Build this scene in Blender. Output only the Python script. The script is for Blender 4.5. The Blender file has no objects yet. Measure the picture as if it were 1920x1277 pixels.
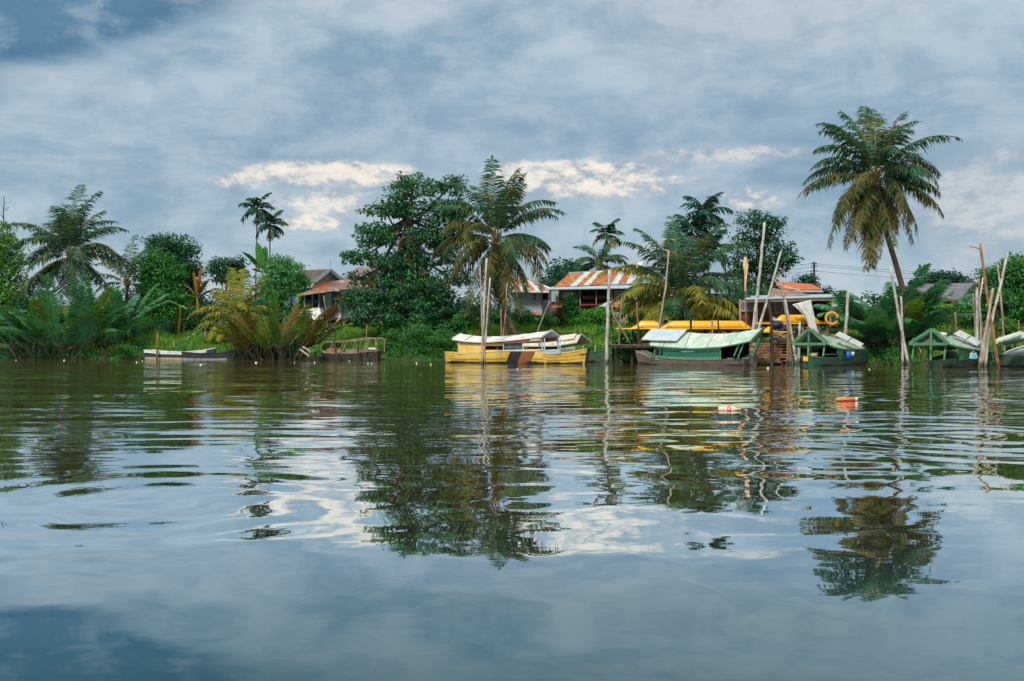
import bpy, math, random
import numpy as np
from mathutils import Vector as V
S = bpy.context.scene
COL = S.collection
F, HC, CY = 1920.0, 1.35, 638.5
R = math.radians
random.seed(7)
rng = np.random.RandomState(11)

def P(px, py, D):
    """a point of the place, surveyed from the landing opposite: bearing, height and distance"""
    return V(((px-960)/F*D, D, HC+(CY-py)/F*D))

class Fr:
    """local frame: origin on the ground, x forward along heading"""
    def __init__(s, o, yaw=0): s.o, s.yaw, s.c, s.s = V(o), yaw, math.cos(yaw), math.sin(yaw)
    def __call__(s, x, y, z): return V((s.o.x+s.c*x-s.s*y, s.o.y+s.s*x+s.c*y, s.o.z+z))
    def at(s, px, py, y=0):
        k = (px-960)/F
        x = (k*(s.o.y+s.c*y)-s.o.x+s.s*y)/(s.c-k*s.s)
        Y = s.o.y+s.s*x+s.c*y
        return x, HC+(CY-py)/F*Y-s.o.z
ID = Fr((0, 0, 0))
ORG = {}

class MB:
    def __init__(s): s.v, s.f, s.n, s.mi = [], [], 0, 0
    def add(s, verts, faces, mi=None):
        verts = np.asarray([tuple(p) for p in verts] if not isinstance(verts, np.ndarray) else verts, dtype=float).reshape(-1, 3)
        m = s.mi if mi is None else mi
        if isinstance(faces, np.ndarray): s.f.append((faces+s.n, m))
        else:
            by = {}
            for f in faces: by.setdefault(len(f), []).append(f)
            for k in by: s.f.append((np.array(by[k])+s.n, m))
        s.v.append(verts); s.n += len(verts)
        return s
    def box(s, fr, x0, x1, y0, y1, z0, z1, mi=None):
        p = [fr(x, y, z) for z in (z0, z1) for x, y in ((x0, y0), (x1, y0), (x1, y1), (x0, y1))]
        return s.add(p, [(0, 3, 2, 1), (4, 5, 6, 7), (0, 1, 5, 4), (1, 2, 6, 5), (2, 3, 7, 6), (3, 0, 4, 7)], mi)
    def beam(s, a, b, w, h=None, mi=None):
        h = h or w
        a, b = V(a), V(b); d = (b-a).normalized()
        u = d.cross(V((0, 0, 1)))
        if u.length < .05: u = V((1, 0, 0))
        u.normalize(); n = u.cross(d)
        p = [q+u*(sx*w/2)+n*(sz*h/2) for q in (a, b) for sx, sz in ((-1, -1), (1, -1), (1, 1), (-1, 1))]
        return s.add(p, [(0, 3, 2, 1), (4, 5, 6, 7), (0, 1, 5, 4), (1, 2, 6, 5), (2, 3, 7, 6), (3, 0, 4, 7)], mi)
    def tube(s, pts, rad, n=7, mi=None):
        pts = [V(p) for p in pts]; N = len(pts)
        if not hasattr(rad, '__len__'): rad = [rad]*N
        vs, fs = [], []
        for i, p in enumerate(pts):
            t = (pts[min(i+1, N-1)]-pts[max(i-1, 0)]).normalized()
            u = t.cross(V((0, 1, 0.01)))
            if u.length < .05: u = t.cross(V((1, 0, 0)))
            u.normalize(); w = t.cross(u)
            for k in range(n):
                a = 2*math.pi*k/n
                vs.append(p+(u*math.cos(a)+w*math.sin(a))*rad[i])
        for i in range(N-1):
            for k in range(n):
                a, b = i*n+k, i*n+(k+1) % n
                fs.append((a, b, b+n, a+n))
        fs.append(tuple(range(n))[::-1]); fs.append(tuple((N-1)*n+k for k in range(n)))
        return s.add(vs, fs, mi)
    def slab(s, a, b, c, d, t=.05, mi=None):
        a, b, c, d = V(a), V(b), V(c), V(d)
        n = (c-a).cross(d-b).normalized()*t
        p = [a, b, c, d, a+n, b+n, c+n, d+n]
        return s.add(p, [(0, 3, 2, 1), (4, 5, 6, 7), (0, 1, 5, 4), (1, 2, 6, 5), (2, 3, 7, 6), (3, 0, 4, 7)], mi)
    def prism(s, pts, dv, mi=None):
        pts = [V(p) for p in pts]; n = len(pts); dv = V(dv)
        fs = [tuple(range(n))[::-1], tuple(range(n, 2*n))]+[(i, (i+1) % n, (i+1) % n+n, i+n) for i in range(n)]
        return s.add(pts+[p+dv for p in pts], fs, mi)
    def sheet(s, g, t=.03, up=(0, 0, 1), mi=None):
        """grid of points (rows x cols) with a thickness"""
        g = np.array([[tuple(p) for p in r] for r in g]); m, n, _ = g.shape
        lo = g-np.array(up)*t
        top = g.reshape(-1, 3); bot = lo.reshape(-1, 3); K = m*n
        fs = []
        for i in range(m-1):
            for j in range(n-1):
                a = i*n+j
                fs.append((a, a+1, a+n+1, a+n)); fs.append((a+K, a+n+K, a+n+1+K, a+1+K))
        for i in range(m-1):
            a, b = i*n, (i+1)*n; fs.append((a, b, b+K, a+K))
            a, b = i*n+n-1, (i+1)*n+n-1; fs.append((a, a+K, b+K, b))
        for j in range(n-1):
            fs.append((j, j+K, j+1+K, j+1)); a = (m-1)*n+j; fs.append((a, a+1, a+1+K, a+K))
        return s.add(np.vstack([top, bot]), fs, mi)
    def loft(s, rings, mi=None, caps=True):
        n = len(rings[0]); vs = [p for r in rings for p in r]; fs = []
        for i in range(len(rings)-1):
            for k in range(n):
                a, b = i*n+k, i*n+(k+1) % n
                fs.append((a, b, b+n, a+n))
        if caps: fs += [tuple(range(n))[::-1], tuple((len(rings)-1)*n+k for k in range(n))]
        return s.add(vs, fs, mi)
    def ball(s, c, r, sz=1, n=8, m=6, mi=None):
        c = V(c); vs = [c+V((0, 0, r*sz))]; fs = []
        for i in range(1, m):
            a = math.pi*i/m
            for k in range(n):
                b = 2*math.pi*k/n
                vs.append(c+V((r*math.sin(a)*math.cos(b), r*math.sin(a)*math.sin(b), r*sz*math.cos(a))))
        vs.append(c-V((0, 0, r*sz))); L = len(vs)-1
        for k in range(n):
            fs.append((0, 1+k, 1+(k+1) % n)); fs.append((L, L-n+(k+1) % n, L-n+k))
            for i in range(m-2):
                a = 1+i*n+k; b = 1+i*n+(k+1) % n
                fs.append((a, a+n, b+n, b))
        return s.add(vs, fs, mi)
    def build(s, name, mats, parent=None, smooth=False, origin=None):
        vs = np.vstack(s.v)
        if origin is None:
            if parent is not None: origin = ORG[parent.name]
            else:
                lo, hi = vs.min(0), vs.max(0); origin = V(((lo[0]+hi[0])/2, (lo[1]+hi[1])/2, lo[2]))
        me = bpy.data.meshes.new(name)
        me.vertices.add(len(vs)); me.vertices.foreach_set('co', (vs-np.array(origin)).ravel())
        tot = np.concatenate([np.full(len(f), f.shape[1]) for f, _ in s.f])
        idx = np.concatenate([f.ravel() for f, _ in s.f]); mi = np.concatenate([np.full(len(f), m) for f, m in s.f])
        me.loops.add(len(idx)); me.loops.foreach_set('vertex_index', idx.astype(np.int32))
        me.polygons.add(len(tot)); st = np.concatenate([[0], np.cumsum(tot)[:-1]])
        me.polygons.foreach_set('loop_start', st.astype(np.int32)); me.polygons.foreach_set('loop_total', tot.astype(np.int32))
        me.polygons.foreach_set('material_index', mi.astype(np.int32))
        me.polygons.foreach_set('use_smooth', np.full(len(tot), smooth))
        for m in (mats if isinstance(mats, (list, tuple)) else [mats]): me.materials.append(m)
        me.update(calc_edges=True)
        o = bpy.data.objects.new(name, me); COL.objects.link(o)
        if parent is not None: o.parent = parent
        else: o.location = origin
        ORG[o.name] = V(origin)
        return o

def tag(o, label, cat, group=None, kind=None):
    if label: o['label'] = label
    if cat: o['category'] = cat
    if group: o['group'] = group
    if kind: o['kind'] = kind
    return o
def thing(name, label, cat, loc, group=None):
    o = bpy.data.objects.new(name, None); COL.objects.link(o); o.location = V(loc); o.empty_display_size = .3
    ORG[o.name] = V(loc)
    return tag(o, label, cat, group)

# ---------------------------------------------------------------- materials
def lin(c): return tuple(((x/255+.055)/1.055)**2.4 if x > 10 else x/255/12.92 for x in c)
class NT:
    def __init__(s, tree): s.t = tree; s.t.nodes.clear()
    def n(s, typ, ins=None, **kw):
        nd = s.t.nodes.new(typ)
        for k, v in kw.items(): setattr(nd, k, v)
        for k, v in (ins or {}).items():
            sock = nd.inputs[k]
            if isinstance(v, bpy.types.NodeSocket): s.t.links.new(v, sock)
            else:
                if sock.type == 'RGBA' and len(v) == 3: v = (*v, 1)
                sock.default_value = v
        return nd
    def m(s, op, a, b=0.0, c=0.0, clamp=False):
        return s.n('ShaderNodeMath', {0: a, 1: b, 2: c}, operation=op, use_clamp=clamp).outputs[0]
    def vm(s, op, a, b=(0, 0, 0), sc=None):
        i = {0: a, 1: b}
        if sc is not None: i['Scale'] = sc
        return s.n('ShaderNodeVectorMath', i, operation=op).outputs[0]
    def mix(s, f, a, b, blend='MIX'):
        nd = s.n('ShaderNodeMix', data_type='RGBA', blend_type=blend)
        for sock, v in ((nd.inputs[0], f), (nd.inputs[6], a), (nd.inputs[7], b)):
            if isinstance(v, bpy.types.NodeSocket): s.t.links.new(v, sock)
            else: sock.default_value = (*v, 1) if hasattr(v, '__len__') and len(v) == 3 else v
        return nd.outputs[2]
    def step(s, x, a, b, o0=0.0, o1=1.0):
        return s.n('ShaderNodeMapRange', {0: x, 1: a, 2: b, 3: o0, 4: o1}, interpolation_type='SMOOTHSTEP', clamp=True).outputs[0]
    def noise(s, vec, scale=1., detail=3., rough=.5, out=0, dist=0.):
        return s.n('ShaderNodeTexNoise', {'Vector': vec, 'Scale': scale, 'Detail': detail, 'Roughness': rough, 'Distortion': dist}).outputs[out]
    def xyz(s, v): 
        o = s.n('ShaderNodeSeparateXYZ', {0: v}).outputs; return o[0], o[1], o[2]
    def comb(s, x, y, z): return s.n('ShaderNodeCombineXYZ', {0: x, 1: y, 2: z}).outputs[0]

def newmat(name):
    m = bpy.data.materials.new(name); m.use_nodes = True
    t = NT(m.node_tree); return m, t

def mat(name, c1, c2=None, rough=.75, scale=3., stretch=(1, 1, 1), c3=None, lo=.4, hi=.65, bump=.15, spec=.3, metal=0., w3=.6, wet=False):
    """weathered surface: two tones in blotches, and a third for stains"""
    m, t = newmat(name)
    pos = t.n('ShaderNodeNewGeometry').outputs['Position']
    v = t.vm('MULTIPLY', pos, stretch)
    c2 = c2 or tuple(x*.72 for x in c1)
    n1 = t.noise(v, scale, 5, .6)
    col = t.mix(t.step(n1, lo, hi), c1, c2)
    n3 = t.noise(v, scale*7, 3, .6)
    col = t.mix(t.step(n3, .35, .7, 0, .35), col, tuple(x*.6 for x in c1))
    if c3: col = t.mix(t.step(t.noise(t.vm('ADD', v, (31, 7, 3)), scale*1.7, 5, .65), w3-.06, w3+.08), col, c3)
    if wet: col = t.mix(t.step(t.m('ADD', t.xyz(pos)[2], t.m('MULTIPLY', n1, .3)), .25, .55, .88, 0), col, (.045, .042, .022))
    bp = t.n('ShaderNodeBump', {'Height': n3, 'Strength': bump, 'Distance': .03}).outputs[0]
    b = t.n('ShaderNodeBsdfPrincipled', {'Base Color': col, 'Roughness': rough, 'Normal': bp, 'Specular IOR Level': spec, 'Metallic': metal})
    t.n('ShaderNodeOutputMaterial', {'Surface': b.outputs[0]})
    return m

def leafmat(name, a, b, c=None, pc=.1, trans=.3, d=None, rough=.6, spec=.12):
    """foliage: every leaf has its own tone between a and b; a share pc of the leaves are c; patches of d"""
    m, t = newmat(name)
    g = t.n('ShaderNodeNewGeometry'); rnd = g.outputs['Random Per Island']; pos = g.outputs['Position']
    n1 = t.noise(pos, .9, 3, .6)
    f = t.m('ADD', t.m('MULTIPLY', rnd, .55), t.step(n1, .35, .68, 0, .5), clamp=True)
    col = t.mix(f, a, b)
    if d: col = t.mix(t.step(t.noise(t.vm('ADD', pos, (5, 9, 2)), .5, 3, .6), .52, .64, 0, .8), col, d)
    if c: col = t.mix(t.step(t.m('FRACT', t.m('MULTIPLY', rnd, 37.7)), 1-pc-.02, 1-pc), col, c)
    p = t.n('ShaderNodeBsdfPrincipled', {'Base Color': col, 'Roughness': rough, 'Specular IOR Level': spec})
    tr = t.n('ShaderNodeBsdfTranslucent', {'Color': t.mix(1.0, col, (1.5, 1.4, .6), 'MULTIPLY')})
    mx = t.n('ShaderNodeMixShader', {0: trans, 1: p.outputs[0], 2: tr.outputs[0]})
    t.n('ShaderNodeOutputMaterial', {'Surface': mx.outputs[0]})
    return m

M = {}
M['almond'] = leafmat('almond_leaf', (0.012, 0.078, 0.036), (0.083, 0.240, 0.089), (.42, .12, .015), .005, .2, spec=.25, rough=.45)
M['dark'] = leafmat('dark_leaf', (0.011, 0.066, 0.034), (0.057, 0.180, 0.069), None, 0, .2)
M['mid'] = leafmat('mid_leaf', (0.021, 0.131, 0.050), (0.105, 0.325, 0.088), (.20, .28, .05), .04, .25)
M['light'] = leafmat('light_leaf', (0.046, 0.172, 0.050), (0.156, 0.345, 0.070), (.28, .32, .06), .06, .3)
M['brightbush'] = leafmat('bright_bush_leaf', (.05, .22, .04), (.17, .42, .07), None, 0, .3)
M['deadbush'] = leafmat('dead_bush_leaf', (.06, .035, .015), (.16, .08, .03), (.08, .14, .04), .15, .2)
M['pg'] = leafmat('coconut_frond_green', (0.014, 0.068, 0.041), (0.060, 0.142, 0.067), (.20, .13, .02), .05, .2, d=(.075, .095, .025))
M['po'] = leafmat('coconut_frond_olive', (0.026, 0.066, 0.035), (0.102, 0.110, 0.035), (.24, .13, .02), .12, .25, d=(.15, .105, .025))
M['py'] = leafmat('coconut_frond_gold', (.08, .16, .03), (.34, .29, .05), (.46, .25, .03), .10, .35, d=(.05, .17, .045))
M['pd'] = leafmat('coconut_frond_dead', (.085, .045, .018), (.20, .10, .035), (.30, .15, .04), .15, .15)
M['areca'] = leafmat('areca_frond', (.010, .055, .042), (.030, .100, .060), None, 0, .2)
M['arecay'] = leafmat('areca_frond_old', (.15, .12, .02), (.30, .17, .03), None, 0, .2)
M['nipa'] = leafmat('nipa_frond', (0.024, 0.110, 0.063), (0.115, 0.315, 0.152), (.16, .22, .07), .06, .3, d=(.04, .24, .08), spec=.35, rough=.4)
M['nipab'] = leafmat('nipa_frond_brown', (.10, .06, .02), (.26, .13, .035), (.12, .14, .03), .2, .25, d=(.07, .12, .03))
M['nipask'] = leafmat('nipa_shade_leaf', (.012, .045, .030), (.05, .07, .03), (.16, .085, .03), .12, .15)  # shade at the clump base put into leaf colour, few brown leaves
M['nipag'] = leafmat('nipa_frond_lime', (.05, .17, .03), (.18, .28, .04), (.30, .20, .03), .15, .3)
M['grass'] = leafmat('grass_blade', (.06, .24, .035), (.22, .42, .07), (.34, .32, .08), .12, .3, rough=.7, spec=.1)
M['grassd'] = leafmat('bank_creeper', (0.034, 0.143, 0.050), (0.102, 0.286, 0.080), None, 0, .25)
M['far'] = leafmat('far_leaf', (.020, .080, .058), (.050, .130, .080), None, 0, .1, rough=.9, spec=.05)
M['rachis'] = mat('frond_stalk', (.16, .17, .05), (.30, .19, .04), scale=1.5)
M['rachisg'] = mat('frond_stalk_green', (.05, .11, .045), (.09, .13, .05), scale=1.5)
M['rachisb'] = mat('frond_stalk_brown', (.20, .12, .05), (.12, .07, .03), scale=1.5)
M['banana'] = leafmat('banana_leaf', (.05, .20, .05), (.12, .34, .07), None, 0, .35, d=(.22, .28, .05))
M['bananad'] = leafmat('banana_leaf_dry', (.25, .12, .03), (.45, .20, .05), None, 0, .3)
M['bark'] = mat('bark', (.050, .040, .032), (.028, .022, .018), scale=3, stretch=(1, 1, .3), bump=.5, rough=.9)
M['palmbark'] = mat('palm_bark', (.16, .105, .07), (.085, .055, .04), scale=2.5, stretch=(.5, .5, 3), bump=.6, rough=.9)
M['redbark'] = mat('palm_bark_reddish', (.24, .11, .055), (.12, .06, .035), scale=2.5, stretch=(.5, .5, 3), bump=.6, rough=.9)
M['coconut'] = mat('coconut_husk', (.24, .16, .05), (.20, .20, .06), scale=4)
M['earth'] = mat('earth', (.075, .055, .035), (.035, .05, .02), c3=(.04, .085, .025), scale=.5, bump=.6, rough=.95, w3=.48)
M['mud'] = mat('mud', (.05, .038, .026), (.03, .024, .018), scale=1.2, rough=.6)
M['bleach'] = mat('bleached_bamboo', (.52, .50, .47), (.36, .32, .30), c3=(.32, .20, .11), scale=2, stretch=(1, 1, .8), w3=.58, wet=True)
M['pinkpole'] = mat('pinkish_bamboo', (.42, .31, .26), (.28, .18, .13), c3=(.50, .46, .42), scale=2, wet=True)
M['brownpole'] = mat('brown_bamboo', (.34, .17, .07), (.18, .09, .045), scale=2, wet=True)
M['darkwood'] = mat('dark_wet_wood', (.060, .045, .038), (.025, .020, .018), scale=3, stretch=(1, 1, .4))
M['wood'] = mat('weathered_plank', (.30, .22, .17), (.17, .115, .085), c3=(.40, .34, .28), scale=2.2, stretch=(2, 2, 2), wet=True)
M['redplank'] = mat('reddish_plank', (.34, .17, .09), (.20, .10, .055), c3=(.44, .32, .20), scale=3, w3=.55)
M['greywall'] = mat('grey_plank_wall', (.20, .20, .21), (.11, .10, .11), c3=(.16, .07, .035), scale=1.2, stretch=(4, 4, .6), w3=.6)
M['bluegrey'] = mat('blue_grey_wall', (.36, .46, .52), (.28, .37, .43), scale=.8, stretch=(1, 1, 1))
M['brownwall'] = mat('brown_plank_wall', (.17, .105, .085), (.10, .065, .055), scale=1.5, stretch=(.5, .5, 5))
M['pinkwall'] = mat('pinkish_wall', (.42, .33, .32), (.30, .22, .22), scale=1.5, stretch=(.6, .6, 4))
M['yellowwall'] = mat('orange_timber_wall', (.46, .22, .055), (.30, .13, .035), scale=1.5, stretch=(.5, .5, 7))
M['brownwall2'] = mat('red_brown_timber_wall', (.22, .105, .04), (.13, .06, .03), scale=1.5, stretch=(.5, .5, 7))
M['mint'] = mat('mint_green_wall', (.19, .44, .34), (.15, .35, .27), scale=.8)
M['mintd'] = mat('dull_green_wall', (.10, .17, .15), (.06, .09, .08), scale=1.2)
M['black'] = mat('interior_shade_black', (.012, .012, .014), (.007, .007, .008), bump=0, spec=.05)  # flat black that paints in the darkness of openings and voids
M['rust'] = mat('rusty_roof_sheet', (.40, .12, .045), (.28, .085, .04), c3=(.55, .33, .15), scale=1.8, stretch=(1, 1, 1), rough=.8, w3=.55)
M['rustpink'] = mat('faded_rust_sheet', (.30, .17, .14), (.23, .14, .125), c3=(.50, .40, .36), scale=.9, rough=.8, w3=.58)
M['darkred'] = mat('dark_red_sheet', (.20, .055, .035), (.13, .045, .03), scale=1.2)
M['whitesheet'] = mat('pale_roof_sheet', (.62, .68, .68), (.50, .56, .56), c3=(.40, .19, .10), scale=1.6, rough=.6, w3=.57)
M['greyroof'] = mat('old_brown_grey_roof', (.215, .175, .165), (.14, .12, .125), scale=.7, c3=(.26, .17, .13))
M['slate'] = mat('blue_grey_roof', (.20, .20, .245), (.14, .14, .18), scale=.8, c3=(.27, .22, .21), w3=.6)
M['orange'] = mat('orange_tile', (.58, .16, .05), (.42, .11, .04), scale=1.5)
M['cream_gable'] = mat('pale_timber_gable', (.40, .32, .25), (.27, .20, .15), scale=1.5, stretch=(5, 5, .5))
M['white'] = mat('white_paint', (.74, .75, .74), (.60, .61, .60), scale=2, rough=.5)
M['whiteroof'] = mat('white_canvas_roof', (.72, .70, .68), (.60, .57, .55), scale=1.2, rough=.55)
M['bluewhite'] = mat('pale_blue_paint', (.45, .56, .62), (.36, .45, .50), scale=2, rough=.5)
M['yhull'] = mat('yellow_hull_paint', (.72, .44, .07), (.60, .35, .05), c3=(.33, .20, .05), scale=1.5, rough=.45, w3=.66)
M['ylight'] = mat('pale_yellow_paint', (.80, .55, .17), (.70, .46, .12), c3=(.40, .26, .09), scale=1.5, rough=.5, w3=.68)
M['ycanoe'] = mat('yellow_canoe_gelcoat', (.86, .43, .015), (.78, .36, .012), scale=.8, rough=.3, spec=.5, bump=.03)
M['brownpaint'] = mat('brown_paint', (.29, .105, .045), (.21, .075, .035), scale=1.5, rough=.5)
M['blackpaint'] = mat('black_paint', (.022, .022, .028), (.035, .033, .036), scale=2, rough=.5)
M['navy'] = mat('navy_paint', (.018, .035, .085), (.03, .05, .10), scale=2, rough=.5)
M['gr_roof'] = mat('pale_green_canvas', (.30, .44, .34), (.20, .33, .26), c3=(.52, .55, .46), scale=1.3, rough=.65, w3=.55)
M['gr_roof2'] = mat('washed_green_canvas', (.44, .55, .46), (.34, .46, .38), c3=(.62, .60, .54), scale=1.1, rough=.65, w3=.56)
M['gr'] = mat('green_paint', (.10, .26, .12), (.07, .19, .09), c3=(.20, .28, .16), scale=1.6, rough=.5, w3=.6)
M['grd'] = mat('dark_green_paint', (.012, .15, .085), (.010, .11, .065), scale=1.6, rough=.45)
M['grm'] = mat('murky_green_hull', (.045, .14, .10), (.035, .085, .06), c3=(.11, .13, .08), scale=1.4, rough=.5, w3=.58)
M['grtrim'] = mat('green_trim', (.055, .21, .10), (.13, .25, .12), c3=(.26, .16, .08), scale=2, rough=.5, w3=.62)
M['brownhull'] = mat('bare_brown_hull', (.17, .125, .115), (.10, .075, .07), c3=(.22, .18, .13), scale=2, stretch=(1, 1, 3))
M['creamroof'] = mat('cream_canvas', (.68, .60, .52), (.56, .48, .41), c3=(.72, .68, .52), scale=1.1)
M['creamg'] = mat('cream_green_paint', (.50, .54, .36), (.36, .42, .28), scale=2)
M['glass'] = mat('window_glass', (.10, .14, .16), (.05, .07, .08), rough=.15, spec=.6, bump=0)
M['curtain'] = mat('brown_curtain', (.20, .12, .10), (.13, .08, .07))
M['tarp'] = mat('white_tarpaulin', (.66, .66, .64), (.55, .54, .53), scale=1.4, rough=.5, bump=.3)
M['purple'] = mat('dark_purple_tarpaulin', (.045, .03, .06), (.025, .02, .04), scale=3, rough=.4)
M['paletarp'] = mat('pale_lilac_tarpaulin', (.40, .40, .48), (.24, .23, .31), scale=4, rough=.4)
M['buoy'] = mat('orange_lifebuoy', (.86, .34, .035), (.76, .28, .03), scale=3, rough=.45)
M['seamlight'] = mat('faded_batten', (.34, .33, .27), (.22, .20, .16))
M['seam'] = mat('dark_plank_seam', (.13, .10, .05), bump=0)
M['scum'] = mat('waterline_scum', (.055, .06, .035), (.03, .03, .02), c3=(.10, .09, .05), scale=3, rough=.5)
M['rope'] = mat('rope', (.30, .25, .18))
M['blue'] = mat('blue_plastic', (.02, .11, .42), (.015, .08, .30), rough=.35)
M['skyblue'] = mat('light_blue_plastic', (.12, .40, .62), (.45, .60, .72), scale=6, rough=.5)
M['red'] = mat('red_paint', (.55, .07, .02), (.42, .05, .02))
M['redlabel'] = mat('red_orange_label', (.82, .20, .10), (.75, .17, .08), rough=.4, bump=0)
M['cap'] = mat('yellow_cap', (.80, .42, .05), rough=.4, bump=0)
M['bottle'] = mat('cloudy_bottle', (.82, .62, .52), (.75, .52, .42), rough=.25, spec=.5, bump=0)
M['wire'] = mat('wire', (.12, .13, .15), bump=0)
M['sack'] = mat('straw_sack', (.55, .40, .20), (.42, .28, .13))
M['tyre'] = mat('black_rubber', (.015, .015, .017), (.025, .025, .027))
M['metal'] = mat('grey_metal', (.32, .33, .34), (.22, .22, .23), rough=.4)
M['creammark'] = mat('cream_lettering', (.86, .82, .74), bump=0)
M['teal'] = mat('teal_mark', (.25, .48, .55), bump=0)
M['flagc'] = mat('faded_flag', (.78, .42, .36), (.72, .55, .20), scale=2.2, bump=0)

# ---------------------------------------------------------------- world
def world():
    w = bpy.data.worlds.new('World'); S.world = w; w.use_nodes = True
    t = NT(w.node_tree)
    d = t.n('ShaderNodeTexCoord').outputs['Generated']
    x, y, z = t.xyz(d)
    az = t.m('MULTIPLY', t.m('ARCTAN2', x, y), 57.2958)      # degrees right of straight across the river
    el = t.m('MULTIPLY', t.m('ARCSINE', z), 57.2958)
    el = t.m('ABSOLUTE', el)
    warpc = t.noise(t.comb(t.m('MULTIPLY', az, .05), t.m('MULTIPLY', el, .12), 3.), 1., 3, .55, out=1)
    wv = t.vm('SCALE', t.vm('SUBTRACT', warpc, (.5, .5, .5)), sc=1.15)
    base = t.comb(t.m('MULTIPLY', az, .055), t.m('MULTIPLY', el, .17), 0.)
    bv = t.vm('ADD', base, wv)
    n1 = t.noise(bv, 1.1, 7, .56)
    n2 = t.noise(t.vm('ADD', t.vm('MULTIPLY', bv, (.8, 1.6, 1)), (13, 4, 2)), 1.6, 6, .6)
    n3 = t.noise(t.vm('ADD', t.vm('MULTIPLY', base, (1.1, 2.2, 1)), t.vm('SCALE', wv, sc=.5)), 3.0, 6, .62)
    n4 = t.noise(t.vm('ADD', t.comb(t.m('MULTIPLY', az, .30), t.m('MULTIPLY', el, .50), 7.), t.vm('SCALE', wv, sc=1.6)), 1.25, 7, .60)
    n5 = t.noise(t.vm('ADD', t.comb(t.m('MULTIPLY', az, .11), t.m('MULTIPLY', el, .26), 2.), t.vm('SCALE', wv, sc=.8)), 1.2, 7, .58)
    n6 = t.noise(t.vm('ADD', t.comb(t.m('MULTIPLY', az, .8), t.m('MULTIPLY', el, 1.5), 4.), t.vm('SCALE', wv, sc=1.2)), 1.3, 6, .62)
    def ell(a0, e0, ra, re, soft=.5):
        u = t.m('DIVIDE', t.m('SUBTRACT', az, a0), ra); v = t.m('DIVIDE', t.m('SUBTRACT', el, e0), re)
        r = t.m('SQRT', t.m('ADD', t.m('MULTIPLY', u, u), t.m('MULTIPLY', v, v)))
        return t.step(r, 1-soft, 1+soft, 1, 0)
    lightc, darkc = (.47, .59, .68), (.235, .375, .50)
    horiz = (.51, .62, .67)
    cloud = t.mix(t.step(t.m('ADD', t.m('MULTIPLY', n1, .5), t.m('MULTIPLY', n5, .5)), .39, .62), darkc, lightc)
    cloud = t.mix(t.step(el, 1, 9, .62, 0), cloud, horiz)
    band = t.m('MULTIPLY', ell(3, 11.5, 28, 3.2, .8), .42)
    cloud = t.mix(band, cloud, (.28, .40, .54))
    cloud = t.mix(t.m('MULTIPLY', t.step(n2, .52, .72), .35), cloud, (.60, .65, .72))
    def add(mask, thr, wid, strength, colr, nz, col):
        q = t.m('ADD', t.m('MULTIPLY', t.m('SUBTRACT', mask, .7), .22), t.m('ADD', t.m('MULTIPLY', n6, .55), t.m('MULTIPLY', n4, .45)))
        f = t.m('MULTIPLY', t.m('MULTIPLY', t.step(mask, 0, .75), t.step(q, thr+.02, thr+.21)), strength, clamp=True)
        return t.mix(t.m('MULTIPLY', f, t.step(n6, .30, .56, .45, 1)), t.mix(t.m('MULTIPLY', t.step(mask, 0, .7), .35), col, (.50, .56, .61)), colr)
    # dark rain cloud high on the left with a ragged edge, pale veil high on the right
    edge = t.m('ADD', t.m('MULTIPLY', t.m('ADD', az, 26.6), .43), 12.7)
    e = t.m('ADD', t.m('SUBTRACT', el, edge), t.m('MULTIPLY', t.m('SUBTRACT', t.m('ADD', t.m('MULTIPLY', n5, .6), t.m('MULTIPLY', n4, .4)), .5), 5.0))
    e = t.m('MULTIPLY', t.step(e, -1.2, .7), t.step(el, 21, 27, 1, 0))
    e = t.m('MULTIPLY', e, t.step(az, -17, -10, 1, 0))
    cloud = t.mix(t.m('MULTIPLY', e, .95), cloud, t.mix(t.step(n1, .4, .62), (.045, .150, .270), (.085, .225, .365)))
    cloud = t.mix(t.m('MULTIPLY', ell(-24, 13.0, 4, .7, .6), .5), cloud, (.62, .68, .74))
    cloud = t.mix(t.m('MULTIPLY', ell(14.5, 18.8, 9, 3.6, .9), .55), cloud, (.64, .69, .74))
    cloud = t.mix(t.m('MULTIPLY', ell(-10, 18.4, 7, 1.2, .8), .35), cloud, (.60, .66, .73))
    # cream breaks low over the trees
    warm = (1.0, .90, .79)
    cloud = add(ell(-9.8, 9.15, 4.6, .7, .6), .36, .16, .95, warm, n3, cloud)
    cloud = add(ell(-14.6, 8.6, 1.6, .5, .6), .40, .15, .8, warm, n3, cloud)
    cloud = add(ell(-10.4, 7.5, 3.8, .9, .6), .47, .10, .85, warm, n3, cloud)
    cloud = add(ell(-11.2, 6.45, 1.9, .5, .6), .44, .09, 1., warm, n3, cloud)
    cloud = add(ell(3.8, 8.9, 5.6, 1.1, .6), .42, .14, 1.0, warm, n3, cloud)
    cloud = add(ell(1.5, 9.4, 2.4, .5, .55), .38, .14, .9, warm, n3, cloud)
    cloud = add(ell(11.5, 10.1, 4.6, .5, .6), .45, .14, .5, warm, n3, cloud)
    cloud = add(ell(13.2, 7.7, 2.0, .7, .6), .47, .08, .8, warm, n3, cloud)
    cloud = add(ell(27, 7, 6, 3, .7), .42, .3, .35, (.85, .82, .76), n2, cloud)
    cloud = t.mix(t.m('MULTIPLY', t.step(n4, .45, .68), .30), cloud, (.62, .69, .75))
    cloud = t.mix(t.m('MULTIPLY', t.step(n4, .52, .34), .22), cloud, (.19, .31, .44))
    # the thinner, brighter cover overhead
    cloud = t.mix(1.0, cloud, t.n('ShaderNodeCombineColor', {0: (g := t.step(el, 24, 60, 1.0, 2.5)), 1: t.step(el, 24, 60, 1.0, 2.05), 2: t.step(el, 24, 60, 1.0, 1.5)}).outputs[0], 'MULTIPLY')
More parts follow.
